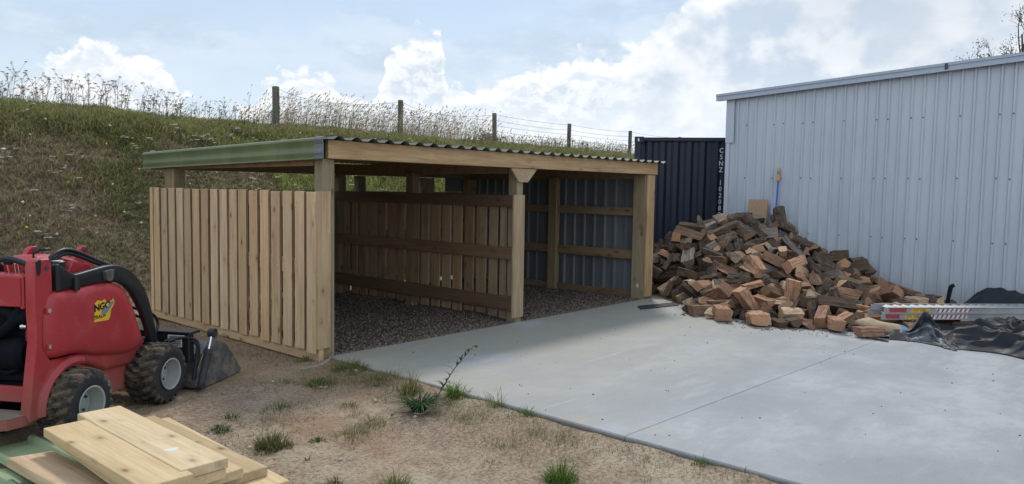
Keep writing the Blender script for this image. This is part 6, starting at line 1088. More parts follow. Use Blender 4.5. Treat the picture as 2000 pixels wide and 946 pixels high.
for i in range(700):
    y = rl.uniform(-3.1, 1.6); x = rl.uniform(x0(y)+.35, 8.0)
    if y > -.15 and x < 5.9: continue
    if y > .1 and x-8.27 > (-(y-2.07))*.663/.749-.3: continue
    hh = pileH(x, y)-.22
    if hh < .06: continue
    core_log(rl.randrange(28), x, y, rl.uniform(max(.06, hh-.2), hh), rl.uniform(0, 6), rl.uniform(-.3, .3), rl.uniform(0, 6))
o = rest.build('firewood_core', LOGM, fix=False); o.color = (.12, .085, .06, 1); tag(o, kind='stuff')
for px, py, zc, k, rot, tone, lab in ((1792, 641, .08, 1, (.1, .1, 2.0), 'orange brown', 'orange brown block lying alone below the stacked ramps'), (1768, 607, .22, 15, (.1, -.35, 1.3), 'orange brown', 'orange brown slab leaning just above the left end of the ramps'),
        (1822, 585, .16, 6, (1.2, .1, .9), 'tan', 'tan quarter log at the far right end of the heap by the wall'), (1735, 573, .25, 8, (.6, .3, .8), 'reddish brown', 'reddish block above the left end of the ramps'), (1905, 640, .07, 8, (0.2, 0, 2.4), 'dark brown', 'dark block between the ramps and the crumpled plastic'), (1700, 648, .07, 12, (.1, .05, 2.2), 'reddish brown', 'reddish brown block at the foot of the heap beside the sack'),
        (1845, 632, .07, 5, (.0, 0, 1.9), 'dark brown', 'dark brown block wedged under the ramps by the sheet')):
    p = onz(px, py, zc); o = bpy.data.objects.new('firewood_log', proto_mesh(k)); COL.objects.link(o); o.location = p; o.rotation_euler = rot; o.color = (*TONES[tone], 1)
    tag(o, lab, 'firewood log')
def onpile(px, py, up=.12):
    r = ray(px, py); r = r/np.linalg.norm(r); t = 6.
    while t < 16:
        p = CAMP + r*t
        if p[2] < pileH(min(p[0], 7.95), p[1]) + up or p[0] > 8.02: return p
        t += .02
for px, py, k, rot, sc3, tone, lab in (
    (1521, 428, 2, (.4, -1.25, .9), (1, 1, 1), 'orange brown', 'bright orange half round log standing on end at the peak below the blue rod'),
    (1437, 424, 9, (1.3, .1, 2.4), (1, 1.05, 1.05), 'dark brown', 'dark rounded log end on the crest just left of the chipboard offcut'),
    (1466, 432, 16, (.3, -.7, 2.2), (1, 1.1, 1.1), 'dark brown', 'large dark bark covered log on the crest in front of the chipboard offcut'),
    (1568, 470, 4, (.7, .45, -.95), (1.55, .8, .8), 'reddish brown', 'long reddish slab sloping down the right shoulder of the heap'),
    (1655, 527, 11, (.5, .40, -1.0), (1.6, .75, .75), 'tan', 'long pale slab sloping down the right flank of the heap'),
    (1402, 556, 4, (.2, -.25, .5), (.8, 1, 1), 'tan', 'pale yellow slab lying face up in the middle left of the heap'),
    (1546, 582, 8, (.4, 1.35, .6), (1.1, 1.25, 1.25), 'orange brown', 'big orange brown block standing upright in the lower middle of the heap'),
    (1478, 622, 1, (0, 0, .75), (1, 1.15, 1.15), 'orange brown', 'broad cracked orange block at the very front of the heap'),
    (1410, 612, 5, (0, 0, .55), (.95, 1.15, 1.15), 'reddish brown', 'squared reddish block at the front of the heap left of the cracked one'),
    (1632, 632, 12, (0.1, 0, .45), (1.1, 1.15, 1.15), 'reddish brown', 'wide flat faced reddish block at the front right of the heap')):
    p = onpile(px, py, .13 if py < 600 else .09); o = bpy.data.objects.new('firewood_log', proto_mesh(k)); COL.objects.link(o); o.location = p; o.rotation_euler = rot; o.scale = sc3
    o.color = (*[q*1.15 for q in TONES[tone]], 1); tag(o, lab, 'firewood log', 'split logs heaped against the metal shed')
# things leaning at the top of the heap
b = MB(); b.box((-.165, -.008, 0), (.165, .008, .62), 0, .001); o = b.build('board_offcut', 'chipboard'); o.location = (8.06, -.47, .84); o.rotation_euler = (R_(-6), 0, R_(-90+0)); tag(o, 'tan chipboard offcut leaning on the metal wall above the firewood', 'board')
rod = empty('blue_rod', (8.04, -.80, .95), label='blue rod with an orange capped end leaning on the metal wall', cat='rod')
b = MB(); b.tube([(0, 0, 0), (.12, .02, .82)], .014, 0, 10); b.build('shaft', 'blue', rod, smooth=50)
b = MB(); b.tube([(.12, .02, .82), (.135, .024, .915)], .027, 0, 10); b.tube([(.135, .024, .915), (.143, .026, .975)], .025, 1, 10); b.tube([(.143, .026, .975), (.150, .028, 1.035)], [.027, .02], 0, 10); b.build('end_cap', ['orange_plastic', 'grey_mark'], rod, smooth=50)
# crumpled sack at the right foot of the heap
def f_sack(u, v):
    a = v*2*math.pi; L_ = u*.62; r_ = .085*(math.sin(min(1, u*3.2+.15)*math.pi/2))*(1-.45*sst(u, .8, 1.0))*(1+.22*noise.noise(Vector((u*5, math.cos(a)*1.6, math.sin(a)*1.6))))
    return (L_, r_*1.35*math.cos(a), max(-.07, r_*.85*math.sin(a)))
b = MB(); nu, nv = 26, 24; V = [f_sack(i/nu, j/nv) for i in range(nu+1) for j in range(nv)]
F = [(i*nv+j, i*nv+(j+1) % nv, (i+1)*nv+(j+1) % nv, (i+1)*nv+j) for i in range(nu) for j in range(nv)] + [tuple(range(nv)), tuple(nu*nv+j for j in range(nv))]
b.add(V, F, [1 if (f[0]//nv) >= nu-7 else 0 for f in F]); o = b.build('paper_sack', ['sack_paper', 'sack_blue'], smooth=60); p = onz(1672, 628, .14); o.location = p; o.rotation_euler = (0, R_(12), R_(-58)); tag(o, 'crumpled brown paper sack with a blue end at the foot of the firewood', 'sack')
# rubber strip, bark scrap and strap
q4 = [onz(1245, 599), onz(1320, 591.5), onz(1326, 597.5), onz(1251, 605.5)]
b = MB(); V = [(p[0], p[1], z) for z in (.0015, .010) for p in q4]; b.add(V, [(3, 2, 1, 0), (4, 5, 6, 7), (0, 1, 5, 4), (1, 2, 6, 5), (2, 3, 7, 6), (3, 0, 4, 7)]); tag(b.build('rubber_strip', 'sidewall'), 'flat dark rubber strip on the concrete by the right shed post', 'strip')
b = MB(); p = Vector(onz(1695, 659, .012)); p2 = Vector(onz(1735, 667, .012)); b.tube([p, p.lerp(p2, .4)+Vector((.01, .01, .004)), p2], [.012, .02, .008], 0, 7); b.g = [(v[1]*3, v[0], v[2]) for v in b.v]; tag(b.build('bark_scrap', 'log_bark'), 'thin strip of bark lying alone on the concrete', 'bark')
b = MB(); pts = bz([onz(588, 722, -.03), onz(610, 718, -.02), onz(630, 712, .0), onz(645, 702, .03), onz(653, 688, .02)], 5); V = []
for i, p in enumerate(pts): V += [tuple(p + Vector((0, .0, .0))), tuple(p + Vector((-.006, .014, .010)))]
b.add(V, [(2*i, 2*i+2, 2*i+3, 2*i+1) for i in range(len(pts)-1)]); o = b.build('plastic_strap', 'strap', fix=False); md = o.modifiers.new('thickness', 'SOLIDIFY'); md.thickness = .002; tag(o, 'loose pale strap curling round the foot of the left corner post', 'strap')

# bark crumbs and chips shed onto the slab in front of the heap
rsc = np.random.RandomState(31); n = 900; yy = rsc.uniform(-3.6, -.3, n); xx = np.array([x0(float(v)) for v in yy]) + .15 - np.abs(rsc.normal(0, .22, n)); k = (xx > 3.2) & (xx < 8)
xx, yy = xx[k], yy[k]; Sc = rsc.uniform(.004, .011, len(xx))*(1+1.3*(rsc.rand(len(xx)) > .93)); tt = rsc.rand(len(xx), 1)
lumps('bark_crumbs', np.c_[xx, yy, Sc*.3+.001], Sc, np.array([[.06, .042, .032]])*(1-tt)+np.array([[.34, .22, .13]])*tt, 'stone', flat=.45)
n = 130; Sc = rsc.uniform(.003, .009, n); lumps('slab_debris', np.c_[rsc.uniform(0, 6.5, n), rsc.uniform(-6, -.2, n), Sc*.3+.001], Sc, np.tile([[.08, .065, .05]], (n, 1))*rsc.uniform(.6, 2.2, (n, 1)), 'stone', flat=.5)

# ---------------------------------------------------------------- trees behind
def tree(name, base, height, spread, label, seed, leaf_n, col, lean=(0, 0), leafsz=.07, tr=.09, levels=4, droop=.3):
    r = random.Random(seed); root = empty(name, base, label=label, cat='tree'); T_ = MB(); tips = []
    def br(p, d, ln, rad, lv):
        n = 5; pts = [p]; q = p; dd = d.copy()
        for i in range(n):
            dd = (dd + Vector((r.uniform(-.22, .22), r.uniform(-.22, .22), r.uniform(-.1, .12) - (droop*.12 if lv >= 3 else 0)))).normalized(); q = q + dd*(ln/n); pts.append(q)
        T_.tube(pts, [rad*(1-.5*i/n) for i in range(n+1)], 0, 6 if lv < 2 else 4, cap=False)
        if lv >= levels-1: tips.extend(pts[2:])
        if lv < levels:
            for k in range(r.choice((3, 4)) if lv else 6):
                t = r.uniform(.35, 1) if lv else r.uniform(.55, 1); i = min(n, int(t*n)); a = r.uniform(0, 6.28); s_ = spread*r.uniform(.5, 1)
                nd = (dd*.6 + Vector((math.cos(a)*s_, math.sin(a)*s_, r.uniform(.1, .7)))).normalized(); br(pts[i], nd, ln*r.uniform(.45, .68), rad*.5, lv+1)
    br(Vector((0, 0, 0)), Vector((lean[0], lean[1], 1)).normalized(), height*.52, tr, 0)
    T_.g = [(v[2], v[0], v[1]) for v in T_.v]; T_.build('trunk', 'fence_wood', root, smooth=60)
    rs = np.random.RandomState(seed); P = np.array([tuple(p) for p in tips]); P = P[rs.randint(0, len(P), leaf_n)] + rs.normal(0, leafsz*1.2, (leaf_n, 3))
    a = rs.uniform(0, 6.28, leaf_n); d = np.stack([np.cos(a)*.7, np.sin(a)*.7, -rs.uniform(.1, 1.2, leaf_n)], -1); d /= np.linalg.norm(d, axis=1)[:, None]
    s = np.cross(d, rs.normal(0, 1, (leaf_n, 3))); s /= np.linalg.norm(s, axis=1)[:, None]; L = leafsz*rs.uniform(.6, 1.3, (leaf_n, 1))
    V = np.stack([P, P+d*L*.5+s*L*.2, P+d*L, P+d*L*.5-s*L*.2], 1).reshape(-1, 3)
    F = np.arange(leaf_n*4).reshape(-1, 4); c = np.array([col])*rs.uniform(.6, 1.4, (leaf_n, 1))
    o = npmesh('crown', V, F, 'blade', np.repeat(c, 4, 0)); o.parent = root
tree('gum_tree', (25.9, -2.0, -.1), 9.6, .8, 'sparse wispy tree rising behind the metal shed roof', 5, 4200, (.05, .055, .03), leafsz=.07, tr=.10, levels=4)
tree('gum_tree', (25.4, -.25, -.1), 7.3, .8, 'low wispy treetop just clearing the metal shed roof', 9, 900, (.06, .06, .04), leafsz=.06, tr=.06, levels=4)
tree('round_tree', (39.9, 35.8, 1.9), 4.4, .8, 'small distant brownish tree on the skyline beyond the paddock fence', 12, 5200, (.13, .10, .07), leafsz=.30, tr=.12, levels=3)

# ---------------------------------------------------------------- grass and weeds
def blades(P, H, Wd, lean_dir, lean, C0, seed=0, droop=None):
    """curved three-segment blades; returns V, F, col"""
    n = len(P); rs = np.random.RandomState(seed); a = rs.uniform(0, 6.28, n); s = np.stack([np.cos(a), np.sin(a), 0*a], -1)*Wd[:, None]*.5
    ld_ = np.stack([np.cos(lean_dir), np.sin(lean_dir), 0*a], -1); k = lean[:, None]; Hh = H[:, None]; up = np.array([[0, 0, 1.]])
    p0 = P; p1 = P + up*Hh*.42*(1-.1*k) + ld_*Hh*k*.14; p2 = P + up*Hh*.78*(1-.25*k) + ld_*Hh*k*.45; p3 = P + up*Hh*(1-.45*k) + ld_*Hh*k*.95
    V = np.stack([p0-s, p0+s, p1-s*.9, p1+s*.9, p2-s*.6, p2+s*.6, p3], 1).reshape(-1, 3)
    f = np.array([(0, 1, 3), (0, 3, 2), (2, 3, 5), (2, 5, 4), (4, 5, 6)]); F = (f[None]+np.arange(n)[:, None, None]*7).reshape(-1, 3)
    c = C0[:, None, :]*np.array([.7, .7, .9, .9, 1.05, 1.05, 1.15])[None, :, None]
    return V, F, np.clip(c, 0, 1).reshape(-1, 3)
def cmix(a, b, t): return np.array([a])*(1-t[:, None]) + np.array([b])*t[:, None]
GREEN, DGREEN, STRAW, BROWN, OLIVE = (.255, .265, .095), (.13, .14, .05), (.42, .35, .21), (.21, .16, .095), (.27, .26, .10)
rs = np.random.RandomState(77)
def scatter(n, x0_, x1_, y0_, y1_, keep):
    x = rs.uniform(x0_, x1_, n); y = rs.uniform(y0_, y1_, n); k = keep(x, y) > rs.rand(n); x, y = x[k], y[k]
    k = (np.abs(x-12) < 60); 
    dx = x-CB[0]; dy = y-CB[1]; u = dx*CDX[0]+dy*CDX[1]; v = dx*CDY[0]+dy*CDY[1]
    k &= ~((u > -.15) & (u < 2.6) & (v > -.15) & (v < 6.2)) & ~((y < 3.75) & (x > -.2)) & ~((x > 8) & (y < 2.4))
    x, y = x[k], y[k]; return np.c_[x, y, gz(x, y)-.01]
def bh(P): return P[:, 2]
# clumped turf on the slope and brow
P = scatter(420000, -5.5, 21, 3.7, 10.6, lambda x, y: np.clip(.46 + 1.25*sst(gz(x, y), 2.0, 2.45) + .95*sst(fbm(x+3, y, .75, 4), .47, .58), 0, 1)*np.where(x > 12, .62, 1)*sst(gz(x, y), .02, .25))
g = sst(P[:, 2] + (fbm(P[:, 0], P[:, 1], 1.1, 3)-.44)*.8, 2.08, 2.45); cl = fbm(P[:, 0]+9, P[:, 1], 1.6, 3); n = len(P)
H = (.05+.05*rs.rand(n)) + g*(.09+.13*rs.rand(n)) + .10*sst(cl, .48, .62)*rs.rand(n); t = np.clip(.5*rs.rand(n)+1.1*(.72-cl)-.25*g, 0, 1)
c = cmix(GREEN, DGREEN, t); dry = np.clip(.14*g + (1-g)*(.66-.75*sst(fbm(P[:, 0]+3, P[:, 1], .75, 4), .48, .62)) + .10, 0, 1) > rs.rand(n)
c[dry] = cmix(STRAW, BROWN, rs.rand(dry.sum())**.6); c *= rs.uniform(.7, 1.25, (n, 1))
far = np.hypot(P[:, 0]+4, P[:, 1]+5.8)
V, F, cc_ = blades(P, H, .0055+.00075*far*rs.uniform(.5, 1.1, n), rs.uniform(0, 6.28, n), rs.uniform(.2, 1.1, n), c, 1)
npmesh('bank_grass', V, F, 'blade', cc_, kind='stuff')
# taller green brow
P = scatter(90000, -5.5, 21, 7.2, 11.0, lambda x, y: sst(gz(x, y), 2.2, 2.5)*sst(fbm(x, y+4, .8, 3), .3, .5)); n = len(P)
c = cmix(GREEN, OLIVE, rs.rand(n))*rs.uniform(.7, 1.3, (n, 1))
V, F, cc_ = blades(P, rs.uniform(.12, .30, n), rs.uniform(.010, .018, n), rs.uniform(0, 6.28, n), rs.uniform(.2, .9, n), c, 2)
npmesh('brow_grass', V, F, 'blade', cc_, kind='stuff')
# lush grass low on the bank behind the right bay
P = scatter(26000, 3.4, 9.5, 4.2, 8.6, lambda x, y: sst(gz(x, y), 1.1, 1.4)*sst(gz(x, y), 2.6, 2.2)); n = len(P)
c = cmix((.30, .36, .09), OLIVE, rs.rand(n))*rs.uniform(.75, 1.25, (n, 1))
V, F, cc_ = blades(P, rs.uniform(.10, .28, n), rs.uniform(.010, .017, n), rs.uniform(0, 6.28, n), rs.uniform(.3, 1.1, n), c, 12)
npmesh('lush_bank_grass', V, F, 'blade', cc_, kind='stuff')
# tall dry stalks on the skyline, leaning to the right, with seed heads
x = rs.uniform(-5.5, 24, 9500); dn = .16 + .9*sst(fbm(x, x*0+1, .55, 3), .36, .56); dn = np.where(x < 5.3, dn*.42, dn); dn = np.where((x > 5.5) & (x < 12), 1, dn); dn = np.where(x > 13, dn*.7, dn); k = dn > rs.rand(len(x)); x = x[k]
y = 10.0 + rs.uniform(-.75, 1.5, len(x)); P = np.c_[x, y, gz(x, y)-.02]; n = len(P)
tallf = np.where(x < 5.3, .78, np.where(x < 12.5, 1.25, .72)); H = rs.uniform(.34, 1.0, n)*tallf*(.75+.5*fbm(x, x*0, .9, 2)); ldir = R_(-8)+rs.normal(0, .7, n); ln_ = np.abs(rs.normal(.45, .28, n))
c = cmix((.46, .39, .26), (.20, .16, .105), rs.rand(n))
V, F, cc_ = blades(P, H, np.full(n, .0075), ldir, ln_, c, 3)
L3 = np.stack([np.cos(ldir), np.sin(ldir), 0*ldir], -1); tip = P + np.array([[0, 0, 1.]])*(H*(1-.45*ln_))[:, None] + L3*(H*ln_*.95)[:, None]
dirn = L3*(.5+ln_)[:, None] + np.array([[0, 0, .8]]); dirn /= np.linalg.norm(dirn, axis=1)[:, None]; s_ = np.array([[.6, -.75, 0]]); hl = rs.uniform(.06, .13, n)[:, None]; hw_ = rs.uniform(.009, .016, n)[:, None]
V2 = np.stack([tip-dirn*hl*.8, tip-dirn*hl*.3+s_*hw_, tip+dirn*hl*.3, tip-dirn*hl*.3-s_*hw_], 1).reshape(-1, 3); f2 = np.array([(0, 1, 2), (0, 2, 3)]); F2 = (f2[None]+np.arange(n)[:, None, None]*4).reshape(-1, 3)+len(V)
npmesh('tall_dry_grass', np.r_[V, V2], np.r_[F, F2], 'blade', np.r_[cc_, np.repeat(c*.85, 4, 0)], kind='stuff')
# umbel weeds: branching stems with flat heads
def umbels(name, P, H, seed, headc, stemc, hs=.035):
    r = random.Random(seed); b = MB(); Vs = []; Fs = []; Cs = []
    def quad(a, c, w, col):
        a = np.array(a); c = np.array(c); d = c-a; s = np.array([.66, -.75, 0.])*w; o = len(Vs)
        Vs.extend([a-s, a+s, c+s*.7, c-s*.7]); Fs.append((o, o+1, o+2, o+3)); Cs.extend([col]*4)
    for p, h in zip(P, H):
        p = np.array(p); lean = np.array([r.uniform(-.12, .2), r.uniform(-.15, .15), 0])*h; topp = p+lean+np.array([0, 0, h]); mid = p+lean*.4+np.array([0, 0, h*.5]); quad(p, mid, .006, stemc); quad(mid, topp, .0045, stemc)
        heads = [topp]
        for k in range(r.randint(1, 5)):
            t = r.uniform(.45, .9); q = mid*(1-t)+topp*t if t > .5 else mid; e = q+np.array([r.uniform(-.13, .13), r.uniform(-.13, .13), r.uniform(.08, .2)])*(h/.5); quad(q, e, .0032, stemc); heads.append(e)
        for k in range(r.randint(2, 6)):
            t = r.uniform(.1, .8); q = p*(1-t)+topp*t; e = q+np.array([r.uniform(-.08, .08), r.uniform(-.08, .08), r.uniform(.0, .06)]); quad(q, e, .007, tuple(np.array((.06, .08, .03))*r.uniform(.6, 1.4)))
        for q in heads:
            R0 = hs*r.uniform(.6, 1.3); o = len(Vs); m_ = 6; cc1 = tuple(np.array(headc)*r.uniform(.7, 1.2))
            for w_ in range(m_): an = w_*math.pi*2/m_; Vs.append(q+np.array([math.cos(an)*R0, math.sin(an)*R0, r.uniform(-.004, .01)])); Cs.append(cc1)
            Fs.append((o, o+1, o+2, o+3)); Fs.append((o, o+3, o+4, o+5))
            o = len(Vs)
            for w_ in range(4): an = w_*math.pi/2; Vs.append(q+np.array([math.cos(an)*R0*.8, math.sin(an)*R0*.8, -.012])); Cs.append(cc1)
            Fs.append((o, o+1, o+2, o+3))
    return npmesh(name, np.array(Vs), np.array(Fs), 'blade', np.array(Cs), kind='stuff')
x = np.concatenate([rs.uniform(-4.5, 5.3, 270), rs.uniform(5.3, 12, 40), rs.uniform(12.5, 21, 200)]); y = 9.9+rs.uniform(-1.1, .8, len(x)); P = np.c_[x, y, gz(x, y)]
umbels('seeding_weeds', P, rs.uniform(.14, .60, len(x))*np.where(x < 2.5, 1.15, 1)*np.where(x > 12, .75, 1), 1, (.17, .15, .12), (.16, .15, .09))
x = rs.uniform(-3.5, 8, 150); y = rs.uniform(5.2, 9.3, 150); P = np.c_[x, y, gz(x, y)]
umbels('white_wildflowers', P, rs.uniform(.10, .28, 150), 2, (.62, .62, .54), (.10, .12, .05), .038)
n = 95; x = rs.uniform(-3.5, 6, n); y = rs.uniform(4.6, 9, n); S = rs.uniform(.015, .026, n)
yel = rs.rand(n) < .38; cl_ = np.where(yel[:, None], np.array([[.80, .50, .03]]), np.array([[.50, .49, .43]]))
lumps('dandelions', np.c_[x, y, gz(x, y)+rs.uniform(.10, .22, n)], S*np.where(yel, .9, 1.15), cl_, 'stone', flat=.8)
# dead thatch and straw bits on bank and dirt
def straws(name, P, L, Wd, c, seed):
    rs_ = np.random.RandomState(seed); n = len(P); a = rs_.uniform(0, 3.14, n); d = np.stack([np.cos(a), np.sin(a), rs_.normal(0, .18, n)], -1)*L[:, None]*.5; s = np.stack([-np.sin(a), np.cos(a), 0*a], -1)*Wd[:, None]*.5
    q = np.stack([P-d-s, P-d+s, P+d+s, P+d-s], 1).reshape(-1, 3); npmesh(name, q, np.arange(4*n).reshape(-1, 4), 'blade', np.repeat(c, 4, 0), kind='stuff')
P = scatter(60000, -5, 9, 3.6, 8.6, lambda x, y: sst(gz(x, y), .0, .15)*.8); P[:, 2] += rs.uniform(.012, .05, len(P)); straws('dead_thatch', P, rs.uniform(.04, .13, len(P)), rs.uniform(.005, .011, len(P)), cmix((.33, .28, .18), (.13, .095, .06), rs.rand(len(P))**.7), 5)
n = 9000; x = rs.uniform(-4.2, -.06, n); y = rs.uniform(-4.8, 3.3, n); k = fbm(x, y, 1.2, 3)+rs.normal(0, .06, n) > .46; x, y = x[k], y[k]
straws('straw_litter', np.c_[x, y, gz(x, y)+rs.uniform(.004, .012, len(x))], rs.uniform(.015, .07, len(x)), rs.uniform(.0015, .004, len(x)), cmix((.42, .34, .22), (.14, .09, .055), rs.rand(len(x))), 6)
# single weeds and tufts on the dirt
def tuft(name, px, py, label, cat, rad, hmin, hmax, n, ca, cb, lean=(.4, 1.3), wd=(.003, .006), seed=1, flat=1., z=-.05):
    rs_ = np.random.RandomState(seed*7+int(px)); c0 = onz(px, py, z); c0[0] = min(c0[0], -.06); rr = rad*rs_.rand(n)**.62; a = rs_.uniform(0, 6.28, n); rr *= 1+.28*np.sin(3*a+seed+px)+.15*np.sin(7*a+px)
    x, y = c0[0]+rr*np.cos(a), c0[1]+rr*np.sin(a)*flat; P = np.c_[x, y, np.minimum(gz(x, y), 0)-.004] if z > -.01 else np.c_[x, y, gz(x, y)-.004]
    P[:, 2] = np.where(x > -.03, .0, P[:, 2]) if z > -.01 else P[:, 2]
    q_ = rr/rad; V, F, c = blades(P-np.array([[c0[0], c0[1], z]]), (hmin*.6+(hmax-hmin*.6)*rs_.rand(n)**1.6)*(1.12-.72*q_**1.5), rs_.uniform(*wd, n), a+rs_.normal(0, .8, n), rs_.uniform(*lean, n)*(.55+.75*q_), cmix(ca, cb, rs_.rand(n))*rs_.uniform(.7, 1.25, (n, 1)), seed)
    o = npmesh(name, V, F, 'blade', c); o.location = (c0[0], c0[1], z); return tag(o, label, cat, 'weeds and grass tufts on the dirt')
LG, DG2 = (.16, .22, .05), (.05, .09, .025)
tuft('grass_tuft', 622, 750, 'low bright green patch of weeds left of the slab corner', 'weed', .17, .03, .09, 420, LG, (.07, .13, .03))
tuft('grass_tuft', 800, 772, 'brown bunch of dry grass at the slab edge with long thin stalks', 'grass tuft', .09, .08, .26, 330, (.30, .26, .12), (.16, .17, .05), (.2, .9))
tuft('grass_stalks', 775, 765, 'very long thin dry stalks fanning up over the slab edge', 'grass stalks', .06, .30, .52, 16, (.26, .23, .13), (.2, .19, .1), (.4, .95), (.002, .0035))
tuft('grass_tuft', 885, 783, 'fresh green tuft just right of the leaning thistle', 'grass tuft', .055, .07, .20, 340, LG, (.12, .2, .04))
gm = tuft('grass_mat', 700, 722, 'wide mat of mixed grass', 'grass', .26, .03, .12, 1300, (.25, .24, .1), LG, flat=.9)
for k_ in ('label', 'category', 'group'): del gm[k_]
gm['kind'] = 'stuff'
tuft('grass_tuft', 752, 748, 'thin dry grass along the slab edge beyond the brown bunch', 'grass tuft', .22, .03, .13, 420, (.32, .28, .15), (.17, .19, .07))
tuft('grass_tuft', 922, 775, 'straggly grass hanging over the slab edge right of the fresh tuft', 'grass tuft', .10, .04, .16, 170, (.24, .25, .1), LG)
tuft('grass_tuft', 993, 795, 'thin spiky tuft at the slab edge, second from the right', 'grass tuft', .07, .05, .19, 75, (.2, .23, .09), LG)
tuft('grass_tuft', 1047, 812, 'small green tuft at the slab edge, furthest right before the long bare edge', 'grass tuft', .05, .05, .16, 70, LG, (.15, .22, .05))
tuft('grass_tuft', 690, 848, 'sprawling pale straw coloured tuft in the middle of the dirt', 'grass tuft', .13, .06, .20, 170, (.36, .31, .19), (.2, .22, .1), (.9, 1.6))
tuft('grass_tuft', 728, 828, 'pale straw tuft touching the sprawling one on its upper right', 'grass tuft', .10, .06, .18, 130, (.34, .29, .17), (.22, .22, .1), (.8, 1.5))
tuft('bushy_weed', 530, 872, 'rounded brownish green bushy weed near the plank stack', 'weed', .115, .06, .15, 620, (.20, .17, .08), (.08, .11, .04), (.2, 1.0), (.003, .006))
tuft('grass_tuft', 619, 858, 'small dark green clover clump in the bare dirt', 'weed', .055, .015, .04, 130, (.06, .14, .04), DG2, (.6, 1.5), (.006, .01))
tuft('grass_tuft', 543, 797, 'faint brown and green wisp midway between loader and slab', 'grass tuft', .13, .03, .09, 150, (.2, .2, .1), (.13, .17, .06))
tuft('grass_tuft', 432, 838, 'green spreading clump beside the far planks', 'weed', .085, .02, .08, 190, (.12, .19, .06), DG2, (.6, 1.4), (.004, .007))
tuft('grass_tuft', 452, 816, 'thin green wisp just above the spreading clump', 'grass tuft', .06, .03, .1, 80, (.16, .19, .07), DG2)
tuft('grass_tuft', 686, 794, 'small flat grey green rosette in the dirt', 'weed', .08, .02, .08, 90, (.17, .2, .09), DG2, (.9, 1.5))
tuft('grass_tuft', 1095, 936, 'large fresh green tuft at the bottom edge of the view', 'grass tuft', .095, .08, .20, 380, LG, (.09, .17, .04), (.3, 1.2))
tuft('grass_tuft', 772, 950, 'mixed green tuft cut by the bottom edge below the dirt', 'grass tuft', .10, .05, .16, 230, (.19, .2, .09), LG)
tuft('grass_tuft', 650, 946, 'small dull green tuft at the bottom edge right of the planks', 'grass tuft', .06, .03, .09, 110, (.16, .17, .08), DG2)
tuft('grass_tuft', 1400, 896, 'short grass tuft on the dirt edge of the slab, nearest the camera', 'grass tuft', .055, .03, .09, 90, LG, (.2, .2, .08))
tuft('grass_tuft', 603, 706, 'tuft at the foot of the left corner post of the timber shed', 'grass tuft', .12, .03, .11, 300, (.22, .24, .1), LG)
tuft('grass_tuft', 600, 897, 'tiny grey green sprig in the dirt below the clover clump', 'weed', .03, .02, .06, 30, (.18, .2, .1), DG2)
tuft('grass_tuft', 1030, 715, 'x', 'x', .01, .01, .02, 2, LG, LG) if False else None
tuft('grass_tuft', 960, 905, 'scrap of brown dead grass on the dirt right of centre', 'grass tuft', .09, .01, .04, 90, (.2, .14, .08), (.3, .22, .13), (1.0, 1.6)) 
x = rs.uniform(-3.4, -.04, 26000); y = rs.uniform(-4.6, 2.8, 26000)
k = (fbm(x+7, y, 1.3, 4) + .16*np.exp(-((x+.15)/.32)**2)*sst(y, -3.6, -1.5) + .05*sst(y, -3, 0) + rs.normal(0, .035, len(x))) > .60; x, y = x[k], y[k]; n = len(x); P = np.c_[x, y, gz(x, y)-.003]
V, F, c = blades(P, rs.uniform(.012, .065, n), rs.uniform(.002, .0045, n), rs.uniform(0, 6.28, n), rs.uniform(.5, 1.6, n), np.where(rs.rand(n, 1) < .5, cmix((.20, .22, .08), (.10, .14, .045), rs.rand(n)), cmix((.38, .31, .19), (.22, .16, .09), rs.rand(n))), 8)
npmesh('sparse_ground_cover', V, F, 'blade', c, kind='stuff'); print('cover', n)
Pc = []; 
for k_ in range(62):
    if k_ < 40: cy = -rs.uniform(.2, 3.0); cx = -.06 - abs(rs.normal(0, .34))
    else: cx = rs.uniform(-2.2, -.3); cy = rs.uniform(-3.2, .6)
    m_ = rs.randint(14, 60); rr_ = rs.uniform(.03, .11); q = rs.normal(0, rr_, (m_, 2)); Pc.append(np.c_[np.minimum(cx+q[:, 0], -.045), cy+q[:, 1], np.full(m_, rs.rand())])
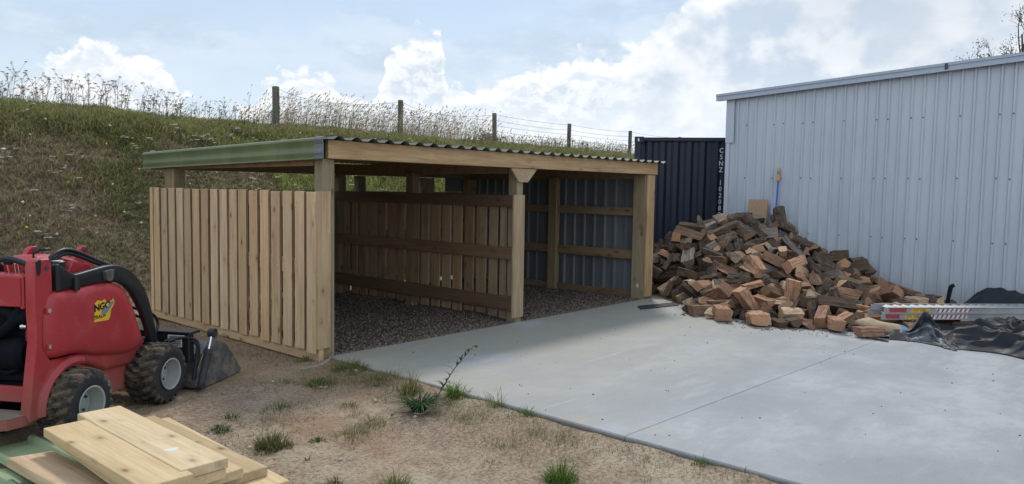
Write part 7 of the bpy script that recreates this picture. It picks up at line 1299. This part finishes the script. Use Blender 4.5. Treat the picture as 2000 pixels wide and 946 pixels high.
Pc = np.concatenate(Pc); n = len(Pc); P = np.c_[Pc[:, 0], Pc[:, 1], gz(Pc[:, 0], Pc[:, 1])-.003]
V, F, c = blades(P, rs.uniform(.02, .10, n)*(.5+Pc[:, 2]), rs.uniform(.002, .0045, n), rs.uniform(0, 6.28, n), rs.uniform(.5, 1.7, n), cmix((.13, .18, .05), (.34, .28, .16), np.clip(Pc[:, 2]+rs.normal(0, .25, n), 0, 1)), 18)
npmesh('edge_weeds', V, F, 'blade', c, kind='stuff')
# leaning thistle
c0 = Vector(onz(818, 806, -.05)); th_ = empty('thistle', c0, label='tall grey green thistle leaning right over the edge of the slab', cat='weed')
tipv = Vector(onz(888, 720, .30)) ; st = (Vector((.40, -.12, .42)))
rs_ = np.random.RandomState(4)
b = MB(); pth = bz([(0, 0, 0), st*.3+Vector((.02, 0, -.03)), st*.65, st], 5); b.tube(pth, [.008-.0004*i for i in range(len(pth))], 0, 6); b.tube([st, st+Vector((.03, 0, .02)), st+Vector((.05, -.005, .012))], .003, 0, 5); b.lathe([(0, .001), (0, .010), (.015, .012), (.02, .002)], tuple(st+Vector((.05, -.005, .005))), 0, 8, 'z')
M['thistle_stem'] = plain('thistle_stem', (.075, .095, .05), .8); b.build('stem', 'thistle_stem', th_, smooth=60)
n = 46; t = rs_.uniform(.15, .98, n); P = np.array([list(pth[int(q*(len(pth)-1))]) for q in t]); V, F, c = blades(P, rs_.uniform(.05, .12, n)*(1.1-.5*t), rs_.uniform(.008, .014, n), rs_.uniform(0, 6.28, n), rs_.uniform(1.2, 1.9, n), cmix((.08, .12, .06), (.05, .08, .045), rs_.rand(n)), 4)
n2 = 260; a = rs_.uniform(0, 6.28, n2); V2, F2, c2_ = blades(np.c_[.04*np.cos(a), .04*np.sin(a), 0*a+.01], rs_.uniform(.06, .21, n2), rs_.uniform(.008, .015, n2), a, rs_.uniform(.8, 1.7, n2), cmix((.07, .12, .05), (.05, .085, .045), rs_.rand(n2)), 5)
o = npmesh('leaves', np.r_[V, V2], np.r_[F, F2+len(V)], 'blade', np.r_[c, c2_]); o.parent = th_
